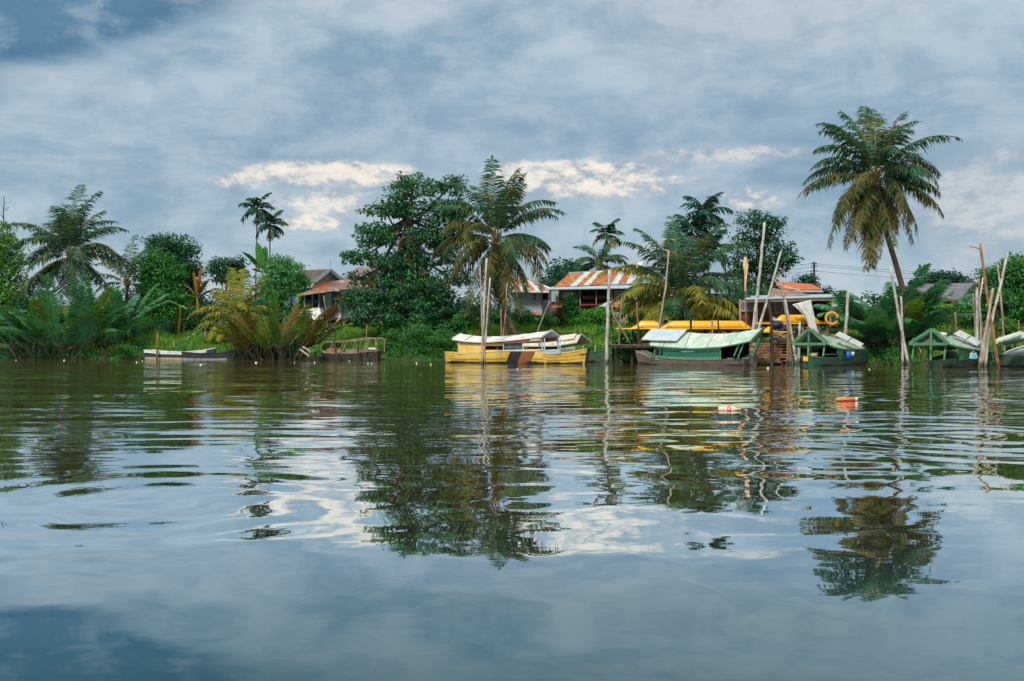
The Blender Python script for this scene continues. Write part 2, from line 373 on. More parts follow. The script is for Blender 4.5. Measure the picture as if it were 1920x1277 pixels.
    sky = t.n('ShaderNodeTexSky', sky_type='NISHITA', sun_disc=False, sun_elevation=R(48), sun_rotation=R(205))
    b1 = t.n('ShaderNodeBackground', {'Color': sky.outputs[0], 'Strength': .06})
    b2 = t.n('ShaderNodeBackground', {'Color': cloud, 'Strength': 1.0})
    mx = t.n('ShaderNodeMixShader', {0: t.step(n2, .25, .45, .84, .97), 1: b1.outputs[0], 2: b2.outputs[0]})
    t.n('ShaderNodeOutputWorld', {'Surface': mx.outputs[0]})
world()
sd = bpy.data.lights.new('sun', 'SUN'); sd.energy = 3.4; sd.angle = R(10); sd.color = (1, .93, .82)
so = bpy.data.objects.new('sun', sd); COL.objects.link(so); so.location = (-30, -20, 60)
# sun over the viewer's left shoulder
to_sun = V((-.42, -.90, 0)).normalized()*math.cos(R(48))+V((0, 0, math.sin(R(48))))
so.rotation_euler = to_sun.to_track_quat('Z', 'Y').to_euler()
cam = bpy.data.cameras.new('camera'); cam.lens = 36; cam.sensor_width = 36; cam.clip_end = 3000; cam.clip_start = .1
co = bpy.data.objects.new('camera', cam); COL.objects.link(co); co.location = (0, 0, HC); co.rotation_euler = (R(90), 0, 0)
S.camera = co
S.view_settings.view_transform = 'Standard'; S.view_settings.look = 'None'; S.view_settings.exposure = 0; S.view_settings.gamma = 1
S.cycles.max_bounces = 6; S.cycles.transparent_max_bounces = 4; S.cycles.use_denoising = True

# ---------------------------------------------------------------- water and land
def watermat():
    m, t = newmat('river_water')
    pos = t.n('ShaderNodeNewGeometry').outputs['Position']
    x, y, z = t.xyz(pos)
    def nz(sx, sy, off, det=1.5, rough=.5, dist=0.):
        v = t.comb(t.m('ADD', t.m('MULTIPLY', x, sx), off), t.m('ADD', t.m('MULTIPLY', y, sy), off*.7), off)
        c = t.n('ShaderNodeTexNoise', {'Vector': v, 'Scale': 1., 'Detail': det, 'Roughness': rough, 'Distortion': dist}).outputs[1]
        r = t.n('ShaderNodeSeparateColor', {0: c}).outputs
        return t.m('SUBTRACT', r[0], .5), t.m('SUBTRACT', r[1], .5)
    sx, sy = [], []
    def comp(n, ax, ay, mask=None):
        a, b = n
        fy = t.m('MULTIPLY', a, ay); fx = t.m('MULTIPLY', b, ax)
        if mask is not None: fy = t.m('MULTIPLY', fy, mask); fx = t.m('MULTIPLY', fx, mask)
        sx.append(fx); sy.append(fy)
    calm = t.step(y, 5.5, 16)           # the near water lies in a lull
    patch = t.step(t.noise(t.comb(t.m('MULTIPLY', x, .10), t.m('MULTIPLY', y, .10), 5.), 1., 2), .38, .62, .45, 1.25)
    comp(nz(.13, .30, 3.1), .065, .065, t.step(y, 4, 14, .85, 1))
    comp(nz(.28, 1.0, 7.7, 1.2, .5, .4), .075, .095, t.step(y, 4, 11, .48, 1))
    comp(nz(.48, 2.3, 17.3, 1.5, .5, .5), .06, .130, t.m('MULTIPLY', calm, patch))
    comp(nz(1.2, 6.0, 1.9, 1.), .035, .070, t.m('MULTIPLY', t.step(y, 10, 26), patch))
    comp(nz(1.6, 3.2, 23.9, 1.), .016, .020, t.step(y, 3, 8, .4, 1))
    comp(nz(5., 14., 33., 2.), .010, .016, patch)
    # rings spreading from spots where something touched the surface
    for cx, cy, lam, amp, rad in ((-3.2, 8.6, .75, .020, 3.5), (.8, 7.2, 1.1, .013, 3.), (6.4, 14.5, .8, .035, 6), (-12, 19, .8, .035, 6), (3.5, 11.5, .9, .022, 4), (13, 24, .9, .03, 9), (-2, 26, 1.0, .02, 9), (.5, 4.2, 1.6, .010, 3.)):
        dx = t.m('SUBTRACT', x, cx); dy = t.m('SUBTRACT', y, cy)
        wob = t.m('MULTIPLY', t.m('SUBTRACT', t.noise(pos, .45, 2), .5), 1.6)
        r = t.m('ADD', t.m('SQRT', t.m('ADD', t.m('MULTIPLY', dx, dx), t.m('MULTIPLY', dy, dy))), .05)
        w = t.m('MULTIPLY', t.m('SINE', t.m('MULTIPLY', t.m('ADD', r, wob), 6.2832/lam)), t.m('MULTIPLY', t.step(r, rad*.3, rad, 1, 0), amp))
        sx.append(t.m('MULTIPLY', w, t.m('DIVIDE', dx, r))); sy.append(t.m('MULTIPLY', w, t.m('DIVIDE', dy, r)))
    def tot(l):
        a = l[0]
        for b in l[1:]: a = t.m('ADD', a, b)
        return a
    nrm = t.vm('NORMALIZE', t.comb(tot(sx), tot(sy), 1.0))
    fr = t.n('ShaderNodeFresnel', {'IOR': 1.33, 'Normal': nrm}).outputs[0]
    fac = t.m('MINIMUM', t.m('MULTIPLY_ADD', fr, 2.9, -.15), .90)
    body = t.n('ShaderNodeBsdfDiffuse', {'Color': t.mix(t.step(t.m('ADD', y, t.m('MULTIPLY', t.noise(pos, .3, 3), 3)), 5.5, 11.5), (.010, .046, .058), t.mix(t.noise(pos, .15, 3), (.105, .070, .026), (.135, .076, .024)))})
    gl = t.n('ShaderNodeBsdfGlossy', {'Color': (.88, .97, 1.0), 'Roughness': t.step(y, 8, 60, .012, .035), 'Normal': nrm})
    mx = t.n('ShaderNodeMixShader', {0: fac, 1: body.outputs[0], 2: gl.outputs[0]})
    t.n('ShaderNodeOutputMaterial', {'Surface': mx.outputs[0]})
    return m
M['water'] = watermat()
BX = [-300, -60, -38.5, -25, -12, 0, 8, 13.75, 21.7, 26.5, 45, 300]
BY = [104, 83, 77.5, 74.5, 72.5, 69.5, 65, 60.5, 58, 55, 50, 20]
def yb(x): return np.interp(x, BX, BY)
def gz(x, y):
    d = y-yb(x)
    z = np.interp(d, [-9, -1, 0, .8, 3, 8, 15, 40, 600], [-2.6, -.35, -.02, .32, .85, 1.75, 2.1, 2.3, 2.6])
    return z+.06*np.sin(x*1.3+y*.7)*np.clip(d, 0, 1)+.05*np.sin(x*3.1-y*2.3)*np.clip(d, 0, 1)
def land():
    xs = np.concatenate([np.linspace(-300, -62, 30), np.linspace(-60, 60, 300), np.linspace(62, 300, 30)])
    ds = np.concatenate([np.linspace(-9, 0, 7), np.linspace(.15, 16, 60), np.linspace(18, 60, 20), np.linspace(70, 600, 12)])
    X, Dd = np.meshgrid(xs, ds, indexing='ij'); jit = .25*np.sin(X*2.1)+.2*np.sin(X*5.3+1)
    Y = yb(X)+Dd+jit*np.exp(-np.abs(Dd)/3); Z = gz(X, yb(X)+Dd)
    vs = np.stack([X, Y, Z], -1).reshape(-1, 3); n = len(ds)
    i, j = np.meshgrid(np.arange(len(xs)-1), np.arange(n-1), indexing='ij'); a = (i*n+j).ravel()
    m = MB(); m.add(vs, np.stack([a, a+n, a+n+1, a+1], 1)); o = m.build('ground', M['earth'], smooth=True, origin=V((0, 0, 0)))
    o['kind'] = 'structure'
    m = MB(); m.add([(-400, -200, 0), (400, -200, 0), (400, 140, 0), (-400, 140, 0)], [(0, 1, 2, 3)])
    o = m.build('water', M['water'], origin=V((0, 0, 0))); o['kind'] = 'structure'
land()
# ---------------------------------------------------------------- plants
def nrm(a): return a/np.maximum(np.linalg.norm(a, axis=-1, keepdims=True), 1e-9)
def leaves(mb, pts, dirs, nor, L, W, mi=0, fold=.12):
    """many leaves at once: each one a small folded blade"""
    d = nrm(dirs); s = nrm(np.cross(d, nor)); n = np.cross(s, d)
    L = np.asarray(L).reshape(-1, 1)*np.ones((len(pts), 1)); W = np.asarray(W).reshape(-1, 1)*np.ones((len(pts), 1))
    a = pts; b = pts+d*L*.45+s*W/2+n*L*fold; c = pts+d*L; e = pts+d*L*.45-s*W/2+n*L*fold
    vs = np.stack([a, b, c, e], 1).reshape(-1, 3); k = np.arange(len(pts))*4
    mb.add(vs, np.stack([k, k+1, k+2, k+3], 1), mi)

def crown_points(r, blobs, n_cl, inner=.35):
    """centres of leaf clusters spread through the lobes of a crown"""
    vol = np.array([b[3]*b[5]+b[4]*b[3]*.3 for b in blobs]); pr = vol/vol.sum(); out = []
    for b, p in zip(blobs, pr):
        k = max(3, int(n_cl*p)); v = nrm(r.normal(size=(k, 3)))
        rad = (inner+(1-inner)*r.rand(k, 1)**.55)*(1+.10*r.normal(size=(k, 1)))
        out.append(np.array([b[0], b[1], b[2]])+v*rad*np.array([b[3], b[4], b[5]]))
    return np.vstack(out)

def foliage(mb, r, cents, per, cr, L, W, flat=.55, droop=.2, mi=0, crv=.35):
    k = len(cents); rad = cr*(1+crv*r.normal(size=(k, 1))).clip(.4, 1.8)
    off = nrm(r.normal(size=(k, per, 3)))*(r.rand(k, per, 1)**.45)
    p = cents[:, None, :]+off*rad[:, :, None]*np.array([1, 1, flat])
    d = off*np.array([1, 1, .5])+r.normal(size=off.shape)*.35; d[..., 2] -= droop
    n = r.normal(size=off.shape)*.45+np.array([0, 0, 1.])
    p, d, n = p.reshape(-1, 3), d.reshape(-1, 3), n.reshape(-1, 3)
    sc = 1+.25*r.normal(size=len(p)).clip(-2, 2)
    leaves(mb, p, d, n, L*sc, W*sc, mi)

def broadleaf(name, label, cat, D, trunk, blobs, n_cl, per, cr, L, W, leaf, group=None, tr=.28, seed=1, flat=.55, droop=.2, twigs=True, inner=.35, bark='bark', dscale=1.0):
    """trunk: (px,py) points from the ground up; blobs: (px,py,rx,ry[,dD]) lobes"""
    r = np.random.RandomState(seed)
    B = []
    for b in blobs:
        c = P(b[0], b[1], D+(b[4] if len(b) > 4 else 0)); rx, rz = b[2]/F*D, b[3]/F*D
        B.append((c.x, c.y, c.z, rx, (rx*.6+rz*.4)*dscale, rz))
    bx = (trunk[0][0]-960)/F*D; base = V((bx, D, float(gz(bx, D))))
    t = thing(name, label, cat, base, group)
    cents = crown_points(r, B, n_cl, inner)
    gzv = gz(cents[:, 0], cents[:, 1]); cents[:, 2] = np.maximum(cents[:, 2], np.maximum(gzv, 0)+.15)
    mb = MB(); foliage(mb, r, cents, per, cr, L, W, flat, droop)
    mb.build('crown', M[leaf], t)
    m2 = MB(); pts = [base-V((0, 0, .3))]+[P(a, b, D) for a, b in trunk[1:]]
    # smooth the trunk and let it taper
    pp = []; N = 5
    for i in range(len(pts)-1):
        for k in range(N): pp.append(pts[i].lerp(pts[i+1], k/N)+V((r.normal()*.04, r.normal()*.04, 0)))
    pp.append(pts[-1]); rr = [tr*(1.25-.9*i/len(pp)) for i in range(len(pp))]; rr[0] *= 1.4
    m2.tube(pp, rr, 8); top = pts[-1]
    fork = pts[max(1, len(pts)-2)]
    for b in B:
        c = V(b[:3]); st = fork.lerp(top, r.rand()*.8); mid = st.lerp(c, .5)+V((0, 0, -.1*(c-st).length))
        m2.tube([st, mid, c], [tr*.42, tr*.28, tr*.14], 5)
        if twigs:
            near = cents[np.argsort(np.linalg.norm((cents-np.array(b[:3]))/np.array(b[3:6]), axis=1))[:60]]
            for q in near[::9]:
                m2.tube([c, c.lerp(V(q), .5)+V((0, 0, .08)), V(q)], [tr*.13, tr*.09, tr*.05], 4)
    m2.build('trunk', M[bark], t, smooth=True)
    return t

def frond_mb(base, az, el, L, droop, ll=.7, hang=.5, n=46, w=.045, r=None, s0=.14, sweep=0., thick=.028, fwd=.5, prof=.55, tip=.35, jit=1.):
    """one feather leaf: arching stalk with a blade hanging off either side"""
    r = r or rng
    K = 14; p = np.array(base, float); pts = [p.copy()]; tang = []
    for i in range(K):
        s = (i+.5)/K; e = el-droop*s**1.45; a = az+sweep*s
        d = np.array([math.cos(e)*math.cos(a), math.cos(e)*math.sin(a), math.sin(e)]); tang.append(d); p = p+d*L/K; pts.append(p.copy())
    tang.append(tang[-1]); pts = np.array(pts); tang = np.array(tang)
    mb = MB(); mb.tube([V(q) for q in pts], [thick*(1-.85*i/K) for i in range(K+1)], 4, 1)
    s = np.linspace(s0, .995, n); s = np.concatenate([s, s]); sgn = np.repeat([1., -1.], n)
    s = (s+r.normal(size=len(s))*.004).clip(0, 1); f = s*K; i0 = f.astype(int).clip(0, K-1); fr = (f-i0)[:, None]
    b = pts[i0]*(1-fr)+pts[i0+1]*fr; tg = nrm(tang[i0]*(1-fr)+tang[i0+1]*fr)
    side = np.cross(tg, np.array([0, 0, 1.])); bad = np.linalg.norm(side, axis=1) < .12
    side[bad] = np.array([-math.sin(az), math.cos(az), 0]); side = nrm(side)*sgn[:, None]
    length = ll*np.minimum(1, .45+(s-s0)/(prof*.6)*.55)*np.interp(s, [0, .55, 1], [1, 1, tip])*(1+.10*r.normal(size=len(s)))
    hang = hang*r.uniform(.7, 1.35)
    for _ in range(2):                          # torn stretches
        q = r.uniform(.3, 1); length = np.where(np.abs(s-q) < r.uniform(.01, .035), length*.25, length)
    h = hang*(1+.3*jit*r.normal(size=len(s)))
    d1 = nrm(side*(1.0)+tg*fwd+np.array([0, 0, -1.])*h[:, None]*.7+r.normal(size=b.shape)*.13*jit)
    d2 = nrm(d1+np.array([0, 0, -1.])*(abs(h)*.9+.12)[:, None]+r.normal(size=b.shape)*.13*jit)
    wv = tg*w/2; l = length[:, None]
    q1 = b+d1*l*.5; q2 = q1+d2*l*.5
    V0 = np.stack([b-wv*.6, b+wv*.6, q1+wv, q1-wv, q2], 1).reshape(-1, 3); k = np.arange(len(b))*5
    ofs = mb.n; mb.v.append(V0); mb.n += len(V0)
    mb.f.append((np.stack([k, k+1, k+2, k+3], 1)+ofs, 0)); mb.f.append((np.stack([k+3, k+2, k+4], 1)+ofs, 0))
    return mb

def palm(name, label, D, trunk, fronds, rnd=0, L=4.8, ll=.8, mats=('pg', 'po'), tr=.16, seed=1, group=None, nuts=8, stalk='rachis', bark='palmbark', hang=.6, n=62, w=.10, low=-60, dead=0, cat='palm tree', boots=True, old=.40, droop0=48, droopk=55, topbias=1.0, baseat=None):
    r = np.random.RandomState(seed)
    bx = (trunk[0][0]-960)/F*D; base = V((bx, D, float(gz(bx, D)))) if baseat is None else V((bx, D, baseat))
    t = thing(name, label, cat, base, group)
    pts = [base-V((0, 0, .3))]+[P(a, b, D) for a, b in trunk[1:]]
    # Catmull-like smoothing
    pp = []
    for i in range(len(pts)-1):
        a = pts[max(i-1, 0)]; b = pts[i]; c = pts[i+1]; d = pts[min(i+2, len(pts)-1)]
        for k in range(6):
            u = k/6; pp.append(.5*((2*b)+(c-a)*u+(2*a-5*b+4*c-d)*u*u+(3*b-a-3*c+d)*u**3))
    pp.append(pts[-1]); nP = len(pp)
    rad = [tr*(1.5 if i == 0 else 1.12-.3*i/nP)*(1+.05*(i % 2)) for i in range(nP)]
    MB().tube(pp, rad, 9).build('trunk', M[bark], t, smooth=True)
    top = pts[-1]
    if boots:
        mb = MB()
        for i in range(16):
            a = i*2.4; h = -.5+.05*i; p0 = top+V((math.cos(a)*tr*.7, math.sin(a)*tr*.7, h)); p1 = p0+V((math.cos(a)*.28, math.sin(a)*.28, .45))
            mb.tube([p0, p1], [.07, .03], 4)
        mb.build('leaf_base', M['rachisb'], t)
    allf = [(R(a), R(e), l*1.04, R(max(dr*1.22+6, 42 if e > 66 and e < 87 else 0)), None) for a, e, l, dr in fronds]
    for i in range(rnd):
        u = ((i+.5)/rnd)**topbias; a = i*2.39996+r.rand()*.5; e = R(86-(86-low)*u); dr = R(droop0+droopk*math.sin(math.pi*min(1, u*1.1))+r.normal()*8)
        allf.append((a, e, L*(1-.12*r.rand())*(.85+.3*math.sin(math.pi*min(1, u+.2))), dr, u))
    for a, e, l, dr, u in allf:
        l *= (1.1 if e > R(60) else 1)*r.uniform(.86, 1.1); a += r.normal()*.10; e += r.normal()*.08
        if u is None: u = (R(86)-e)/R(150)
        mt = mats[1] if r.rand() < (u-.1)*1.3*old*2 else mats[0]
        st = top+V((math.cos(a)*.12, math.sin(a)*.12, .15-.5*u))
        fm = frond_mb(st, a, e, l, dr, ll*1.25, hang*(.45+1.1*u), n, w, r, sweep=r.normal()*.22)
        fm.build('frond', [M[mt], M[stalk]], t)
    for i in range(dead):
        a = i*2.4+.7; st = top+V((math.cos(a)*.15, math.sin(a)*.15, -.4))
        frond_mb(st, a, R(-66-15*r.rand()), L*(.6+.45*r.rand()), R(25), ll*.7, 1.1, 34, w, r).build('dead_frond', [M['pd'], M['rachisb']], t)
    for i in range(nuts):
        a = i*2.4; c = top+V((math.cos(a)*.30, math.sin(a)*.30, -.35-.07*(i % 4)))
        MB().ball(c, .14, 1.2).build('coconut', M['coconut'], t, smooth=True)
    return t

def areca(name, label, D, crown, base_px, L=1.7, seed=3, group='slender areca palms', tr=.07, n=11, mats=('areca', 'areca'), skirt=False):
    r = np.random.RandomState(seed); bx = (base_px-960)/F*D; base = V((bx, D, float(gz(bx, D))))
    t = thing(name, label, 'palm tree', base, group); top = P(*crown, D)
    MB().tube([base-V((0, 0, .2)), base.lerp(top, .33)+V((.05, 0, 0)), base.lerp(top, .66)+V((.04, 0, 0)), top], [tr*1.2, tr, tr*.9, tr*.8], 7).build('trunk', M['palmbark'], t, smooth=True)
    MB().tube([top-V((0, 0, .1)), top+V((0, 0, .55))], [tr*1.3, tr*.8], 7).build('crownshaft', M['areca'], t, smooth=True)
    for i in range(n):
        u = (i+.5)/n; a = i*2.39996+r.rand()*.4; e = R(78-95*u); st = top+V((0, 0, .5-.25*u))
        frond_mb(st, a, e, L*(.9+.2*r.rand()), R(55+30*u), L*.45, .6, 22, .15, r, thick=.03, tip=.6, fwd=.6).build('frond', [M[mats[1] if u > .8 else mats[0]], M['rachisb']], t)
    if skirt:
        for i in range(4):
            frond_mb(top, i*1.6+.4, R(-70), L*.7, R(10), L*.3, 1, 14, .08, r).build('old_frond', [M['arecay'], M['rachisb']], t)
    return t

def nipa(name, label, D, pxs, L, n, mats, seed=5, group=None, el=(58, 88), droop=(12, 45), ll=.95, spread=1.0, dD=2., stalk='rachisg', weights=None, hang=.12, fr=None, w=.10, bias=0., jit=.5):
    """trunkless palm: fronds rise straight from the mud"""
    r = np.random.RandomState(seed); x0, x1 = (pxs[0]-960)/F*D, (pxs[1]-960)/F*D; cx = (x0+x1)/2
    t = thing(name, label, 'nipa palm', (cx, D, 0), group)
    for i in range(n):
        x = x0+(x1-x0)*(i+.5)/n+r.normal()*.25; y = D+r.uniform(-dD, dD)*.5; k = (x-cx)/max(.1, (x1-x0)/2)
        lean = k*spread+bias+r.normal()*.25; a = math.atan2(r.normal()*.7-.2, lean)
        e = R(r.uniform(*el)-14*abs(k)*spread); z = max(0, float(gz(x, y)))*.8-.1
        mt = mats[r.choice(len(mats), p=weights)]
        frond_mb((x, y, z), a, e, L*(.72+.36*r.rand()), R(r.uniform(*droop)), ll, hang+.2*r.rand(), 64, w, r, s0=.24, thick=.05, fwd=1.05, sweep=r.normal()*.2, tip=.45, jit=jit).build('frond', [M[mt], M[stalk]], t)
    mb = MB()
    for i in range(n//3):
        x = x0+(x1-x0)*r.rand(); y = D+r.uniform(-dD, dD)*.5-.3; a = r.normal()*.6; h = .4+.9*r.rand()**2
        MB().tube([(x, y, -.2), (x+.15*a, y-.1, .5*h), (x+.55*a, y-.1, h)], [.10, .08, .05], 5).build('stub', M['darkwood'], t)
    k = n*9; cs = np.stack([r.uniform(x0-.4, x1+.4, k), D+.4+r.uniform(-dD, dD, k)*.5, r.rand(k)*L*.30+.1], 1); mb = MB()
    foliage(mb, r, cs, 8, .45, .5, .07, 1.2, .9); mb.build('shade_skirt', M['nipask'], t)  # dark leaves fill the base, painting in the shade between stalks
    return t

def banana(name, label, D, px, lv, mats=('banana',), group='banana plants', h=1.5, seed=2, ptop=None):
    """lv: (px,py tip, width m, mat index)"""
    r = np.random.RandomState(seed); bx = (px-960)/F*D; g = float(gz(bx, D)); t = thing(name, label, 'banana plant', (bx, D, g), group)
    top = P(*ptop, D) if ptop else V((bx, D, g+h))
    MB().tube([(bx, D, g-.2), V((bx, D, g)).lerp(top, .5), top], [.16, .13, .08], 8).build('stem', M['nipag'], t, smooth=True)
    for tx, ty, w, k in lv:
        tip = P(tx, ty, D+r.uniform(-.8, .8)); K = 10; up = V((0, 0, 1)); c = top.lerp(tip, .5)+up*(.28*(tip-top).length*(1 if tip.z > top.z-.5 else 1.6))
        g1, side = [], (tip-top).cross(up+V((0, .3, 0))).normalized()
        rows = []
        for i in range(K+1):
            u = i/K; p = top*(1-u)**2+c*2*u*(1-u)+tip*u*u; ww = w*(math.sin(math.pi*min(1, max(0, (u-.12)/.88))**.75)**.6 if u > .12 else .06)/2+.01
            rows.append([p-side*ww-up*.18*ww, p-side*ww*.5+up*.0, p+up*.05, p+side*ww*.5, p+side*ww-up*.18*ww])
        MB().sheet(rows, .012).build('leaf', M[mats[k]], t)
    return t

def shrub(label, D, blobs, leaf='mid', n_cl=90, per=24, cr=.35, L=.16, W=.09, group='bushes along the bank', seed=1, name='bush', px=None, inner=.3, **k):
    bx = px or blobs[0][0]; b0 = blobs[0]
    return broadleaf(name, label, 'bush', D, [(bx, 660), (b0[0], b0[1]+b0[3]*.4), (b0[0], b0[1])], blobs, n_cl, per, cr, L, W, leaf, group, tr=.07, seed=seed, twigs=False, inner=inner, **k)

def grass(name, label, xr, dr, n, h, leafm, seed=9, cat='grass', w=.03, lean=.5):
    r = np.random.RandomState(seed); x = r.uniform(*xr, n); d = r.uniform(*dr, n); y = yb(x)+d; z = gz(x, y)-.03
    keep = (np.sin(x*.9+d*1.7)+np.sin(x*2.7-d*.8)+r.normal(size=n)*1.2) > -1.2; x, y, z = x[keep], y[keep], z[keep]; n = len(x)
    hh = h*(.45+.8*r.rand(n))*(.75+.45*np.sin(x*1.1+.4*y)**2); p = np.stack([x, y, z], 1)
    a = r.rand(n)*6.283; dv = np.stack([np.cos(a)*lean*r.rand(n), np.sin(a)*lean*r.rand(n), np.ones(n)], 1)
    s = np.stack([-np.sin(a), np.cos(a), np.zeros(n)], 1)*w/2
    m1 = p+dv*hh[:, None]*.5; tp = m1+dv*hh[:, None]*.4+np.stack([np.cos(a), np.sin(a), np.zeros(n)], 1)*hh[:, None]*.25
    vs = np.stack([p-s, p+s, m1+s, m1-s, tp], 1).reshape(-1, 3); k = np.arange(n)*5
    mb = MB(); mb.v.append(vs); mb.n = len(vs); mb.f.append((np.stack([k, k+1, k+2, k+3], 1), 0)); mb.f.append((np.stack([k+3, k+2, k+4], 1), 0))
    o = mb.build(name, M[leafm], origin=V((0, 0, 0))); tag(o, label, cat, None, 'stuff'); return o

def cover(name, label, xr, dr, n, L, leafm, seed=4, h=.5):
    r = np.random.RandomState(seed); x = r.uniform(*xr, n); d = r.uniform(*dr, n); y = yb(x)+d
    z = np.maximum(gz(x, y), 0)+h*r.rand(n)*(.5+.5*np.sin(x*1.7+y*.9)); p = np.stack([x, y, z], 1)
    mb = MB(); leaves(mb, p, r.normal(size=(n, 3)), r.normal(size=(n, 3))*.5+np.array([0, -.3, 1]), L*(.7+.6*r.rand(n)), L*.55)
    o = mb.build(name, M[leafm], origin=V((0, 0, 0))); tag(o, label, 'ground cover', None, 'stuff'); return o

# --- coconut palms
palm('coconut_palm', 'coconut palm with green nuts above the dark nipa thicket at the left', 85, [(150, 660), (150, 600), (140, 540), (132, 478)],
     [(175, 40, 5.2, 75), (160, 62, 4.6, 70), (185, 18, 5., 55), (190, -8, 5.4, 45), (200, -22, 5.6, 38), (215, -35, 5.6, 30), (240, -45, 5.0, 25), (262, -55, 4.6, 15),
      (5, 42, 4.8, 75), (20, 25, 5.2, 62), (-8, 5, 6.2, 50), (-15, -22, 4.6, 40), (60, 70, 5, 40), (120, 78, 5.2, 45), (95, 84, 5.4, 35), (150, 72, 5.2, 62), (35, 66, 5., 70)], 20, 5, 1.1, ('pg', 'pg'), .17, 21, 'tall coconut palms', 9, hang=.55, low=-25)
palm('coconut_palm', 'coconut palm hung with olive fronds, its reddish trunk rising behind the long yellow boat', 73, [(950, 640), (948, 600), (942, 540), (934, 480), (930, 447)],
     [(95, 88, 5.2, 6), (170, 74, 5.0, 62), (188, 48, 4.6, 85), (178, 22, 4.6, 62), (192, 2, 4.6, 55), (205, -22, 5.4, 45), (225, -40, 5.4, 30), (250, -52, 5.4, 18),
      (12, 68, 4.4, 70), (5, 48, 4.6, 62), (-5, 26, 4.6, 55), (-12, 6, 4.6, 62), (-20, -12, 5., 58), (-35, -32, 5., 42), (-55, -45, 5.6, 28), (-75, -55, 5., 15), (60, 75, 5, 35), (130, 80, 4.8, 40), (20, 80, 4.8, 30)], 22, 4.9, 1.05, ('pg', 'po'), .19, 5, 'tall coconut palms', 7, bark='redbark', dead=18, hang=.75, old=.55)
palm('coconut_palm', 'tallest coconut palm, ragged crown on a leaning trunk above the right-hand nipa fronds', 66, [(1712, 650), (1697, 560), (1681, 500), (1663, 440), (1649, 380), (1641, 332)],
     [(170, 62, 4.2, 75), (155, 74, 4.5, 60), (180, 40, 4.4, 70), (188, 20, 4.8, 50), (182, 2, 4.4, 50), (196, -18, 5., 45), (212, -35, 5.4, 35), (230, -48, 5.6, 25), (255, -60, 5.6, 12), (275, -66, 5.4, 8),
      (15, 66, 4.4, 65), (30, 72, 4.6, 55), (2, 44, 4.2, 80), (-5, 22, 3.9, 75), (-3, 6, 4.9, 50), (-10, -12, 4.9, 48), (-30, -30, 4.9, 45), (-50, -48, 4.9, 30), (90, 85, 5.2, 20), (70, 80, 5, 40), (120, 80, 5, 30), (200, -42, 5.6, 28), (225, -30, 5.2, 35), (240, -68, 5.2, 8)], 26, 4.8, 1.02, ('pg', 'po'), .17, 8, 'tall coconut palms', 7, hang=.85, dead=8, old=.6)
palm('coconut_palm', 'short broad coconut palm with golden arching fronds behind the stored yellow canoes', 67, [(1277, 640), (1276, 600), (1275, 562)],
     [(176, 50, 4.4, 75), (160, 62, 4.8, 60), (182, 30, 4.6, 60), (178, 12, 4.2, 55), (190, -6, 4.4, 50), (214, 6, 4.2, 75), (140, 74, 5, 40), (120, 80, 5, 32), (85, 80, 5.4, 30),
      (20, 66, 5, 50), (2, 42, 4.8, 60), (-5, 26, 4.8, 55), (-8, 10, 4.8, 50), (-22, 0, 4.4, 60), (-40, 15, 4, 90), (230, 15, 3.8, 95), (250, 25, 3.6, 100), (-70, 30, 3.6, 100), (40, 60, 5, 50), (195, 20, 4.4, 70), (170, -2, 4.4, 50), (205, -8, 4.0, 50), (-18, 12, 4.4, 60), (10, 5, 4.6, 55), (-30, -8, 4.0, 50)], 26, 5.0, .95, ('pg', 'py'), .22, 31, 'short young coconut palms', 0, hang=.65, low=5, old=.75)
palm('coconut_palm', 'small coconut palm with bright golden fronds by the moored sampans', 78, [(446, 655), (446, 620), (448, 592)],
     [(172, 48, 3.2, 75), (182, 30, 3.8, 70), (190, 8, 3.8, 60), (160, 66, 3.4, 50), (120, 80, 3.6, 25), (80, 80, 3.5, 30), (30, 66, 3.2, 60), (5, 48, 2.7, 80), (-10, 26, 2.7, 90), (210, -5, 3.2, 60), (230, -12, 2.8, 50), (-50, 10, 2.8, 70), (260, 20, 2.8, 80), (150, 60, 3.6, 60)], 7, 3.2, .75, ('py', 'py'), .16, 44, 'short young coconut palms', 0, hang=.6, low=0, boots=False)
palm('coconut_palm', 'drooping coconut palm just behind the striped roof', 100, [(1122, 640), (1122, 560), (1124, 492)],
     [(178, 35, 3., 75), (168, 60, 3., 60), (5, 40, 3.2, 70), (-5, 20, 3., 70), (190, 5, 3.2, 60), (245, 30, 2.6, 100)], 12, 2.9, .7, ('pg', 'po'), .16, 51, None, 0, hang=.8, low=-20, n=36)
palm('coconut_palm', 'dark spiky young palm between the left coconut palm and the round dark tree', 95, [(236, 650), (236, 600), (238, 530)],
     [(100, 80, 4.4, 20), (60, 70, 4.2, 35), (150, 68, 4., 45), (10, 50, 3.6, 60), (175, 40, 3.6, 60), (-10, 10, 3.4, 50), (200, -5, 3.4, 50)], 8, 3.6, .8, ('areca', 'pg'), .15, 61, None, 0, hang=.7, low=-30, n=36)
# --- areca palms
areca('areca_palm', 'taller of the twin slim areca palms rising over the banana leaves', 100, (482, 398), 476, 1.9, 3, skirt=True)
areca('areca_palm', 'shorter of the twin slim areca palms rising over the banana leaves', 99, (506, 428), 504, 1.75, 4, skirt=True)
areca('areca_palm', 'lone small areca palm standing above the striped rusty roof', 105, (1137, 446), 1139, 1.9, 5, mats=('areca', 'arecay'), skirt=True)
areca('areca_palm', 'topmost areca palm of the dark clump behind the golden coconut palm', 85, (1322, 408), 1316, 2.3, 6, n=12)
areca('areca_palm', 'bushy areca palm at the left of the dark clump behind the golden coconut palm', 84, (1297, 440), 1300, 2.1, 7, n=14)
areca('areca_palm', 'lowest areca palm, at the right of the dark clump behind the golden coconut palm', 83, (1328, 482), 1326, 2.2, 8, n=14)
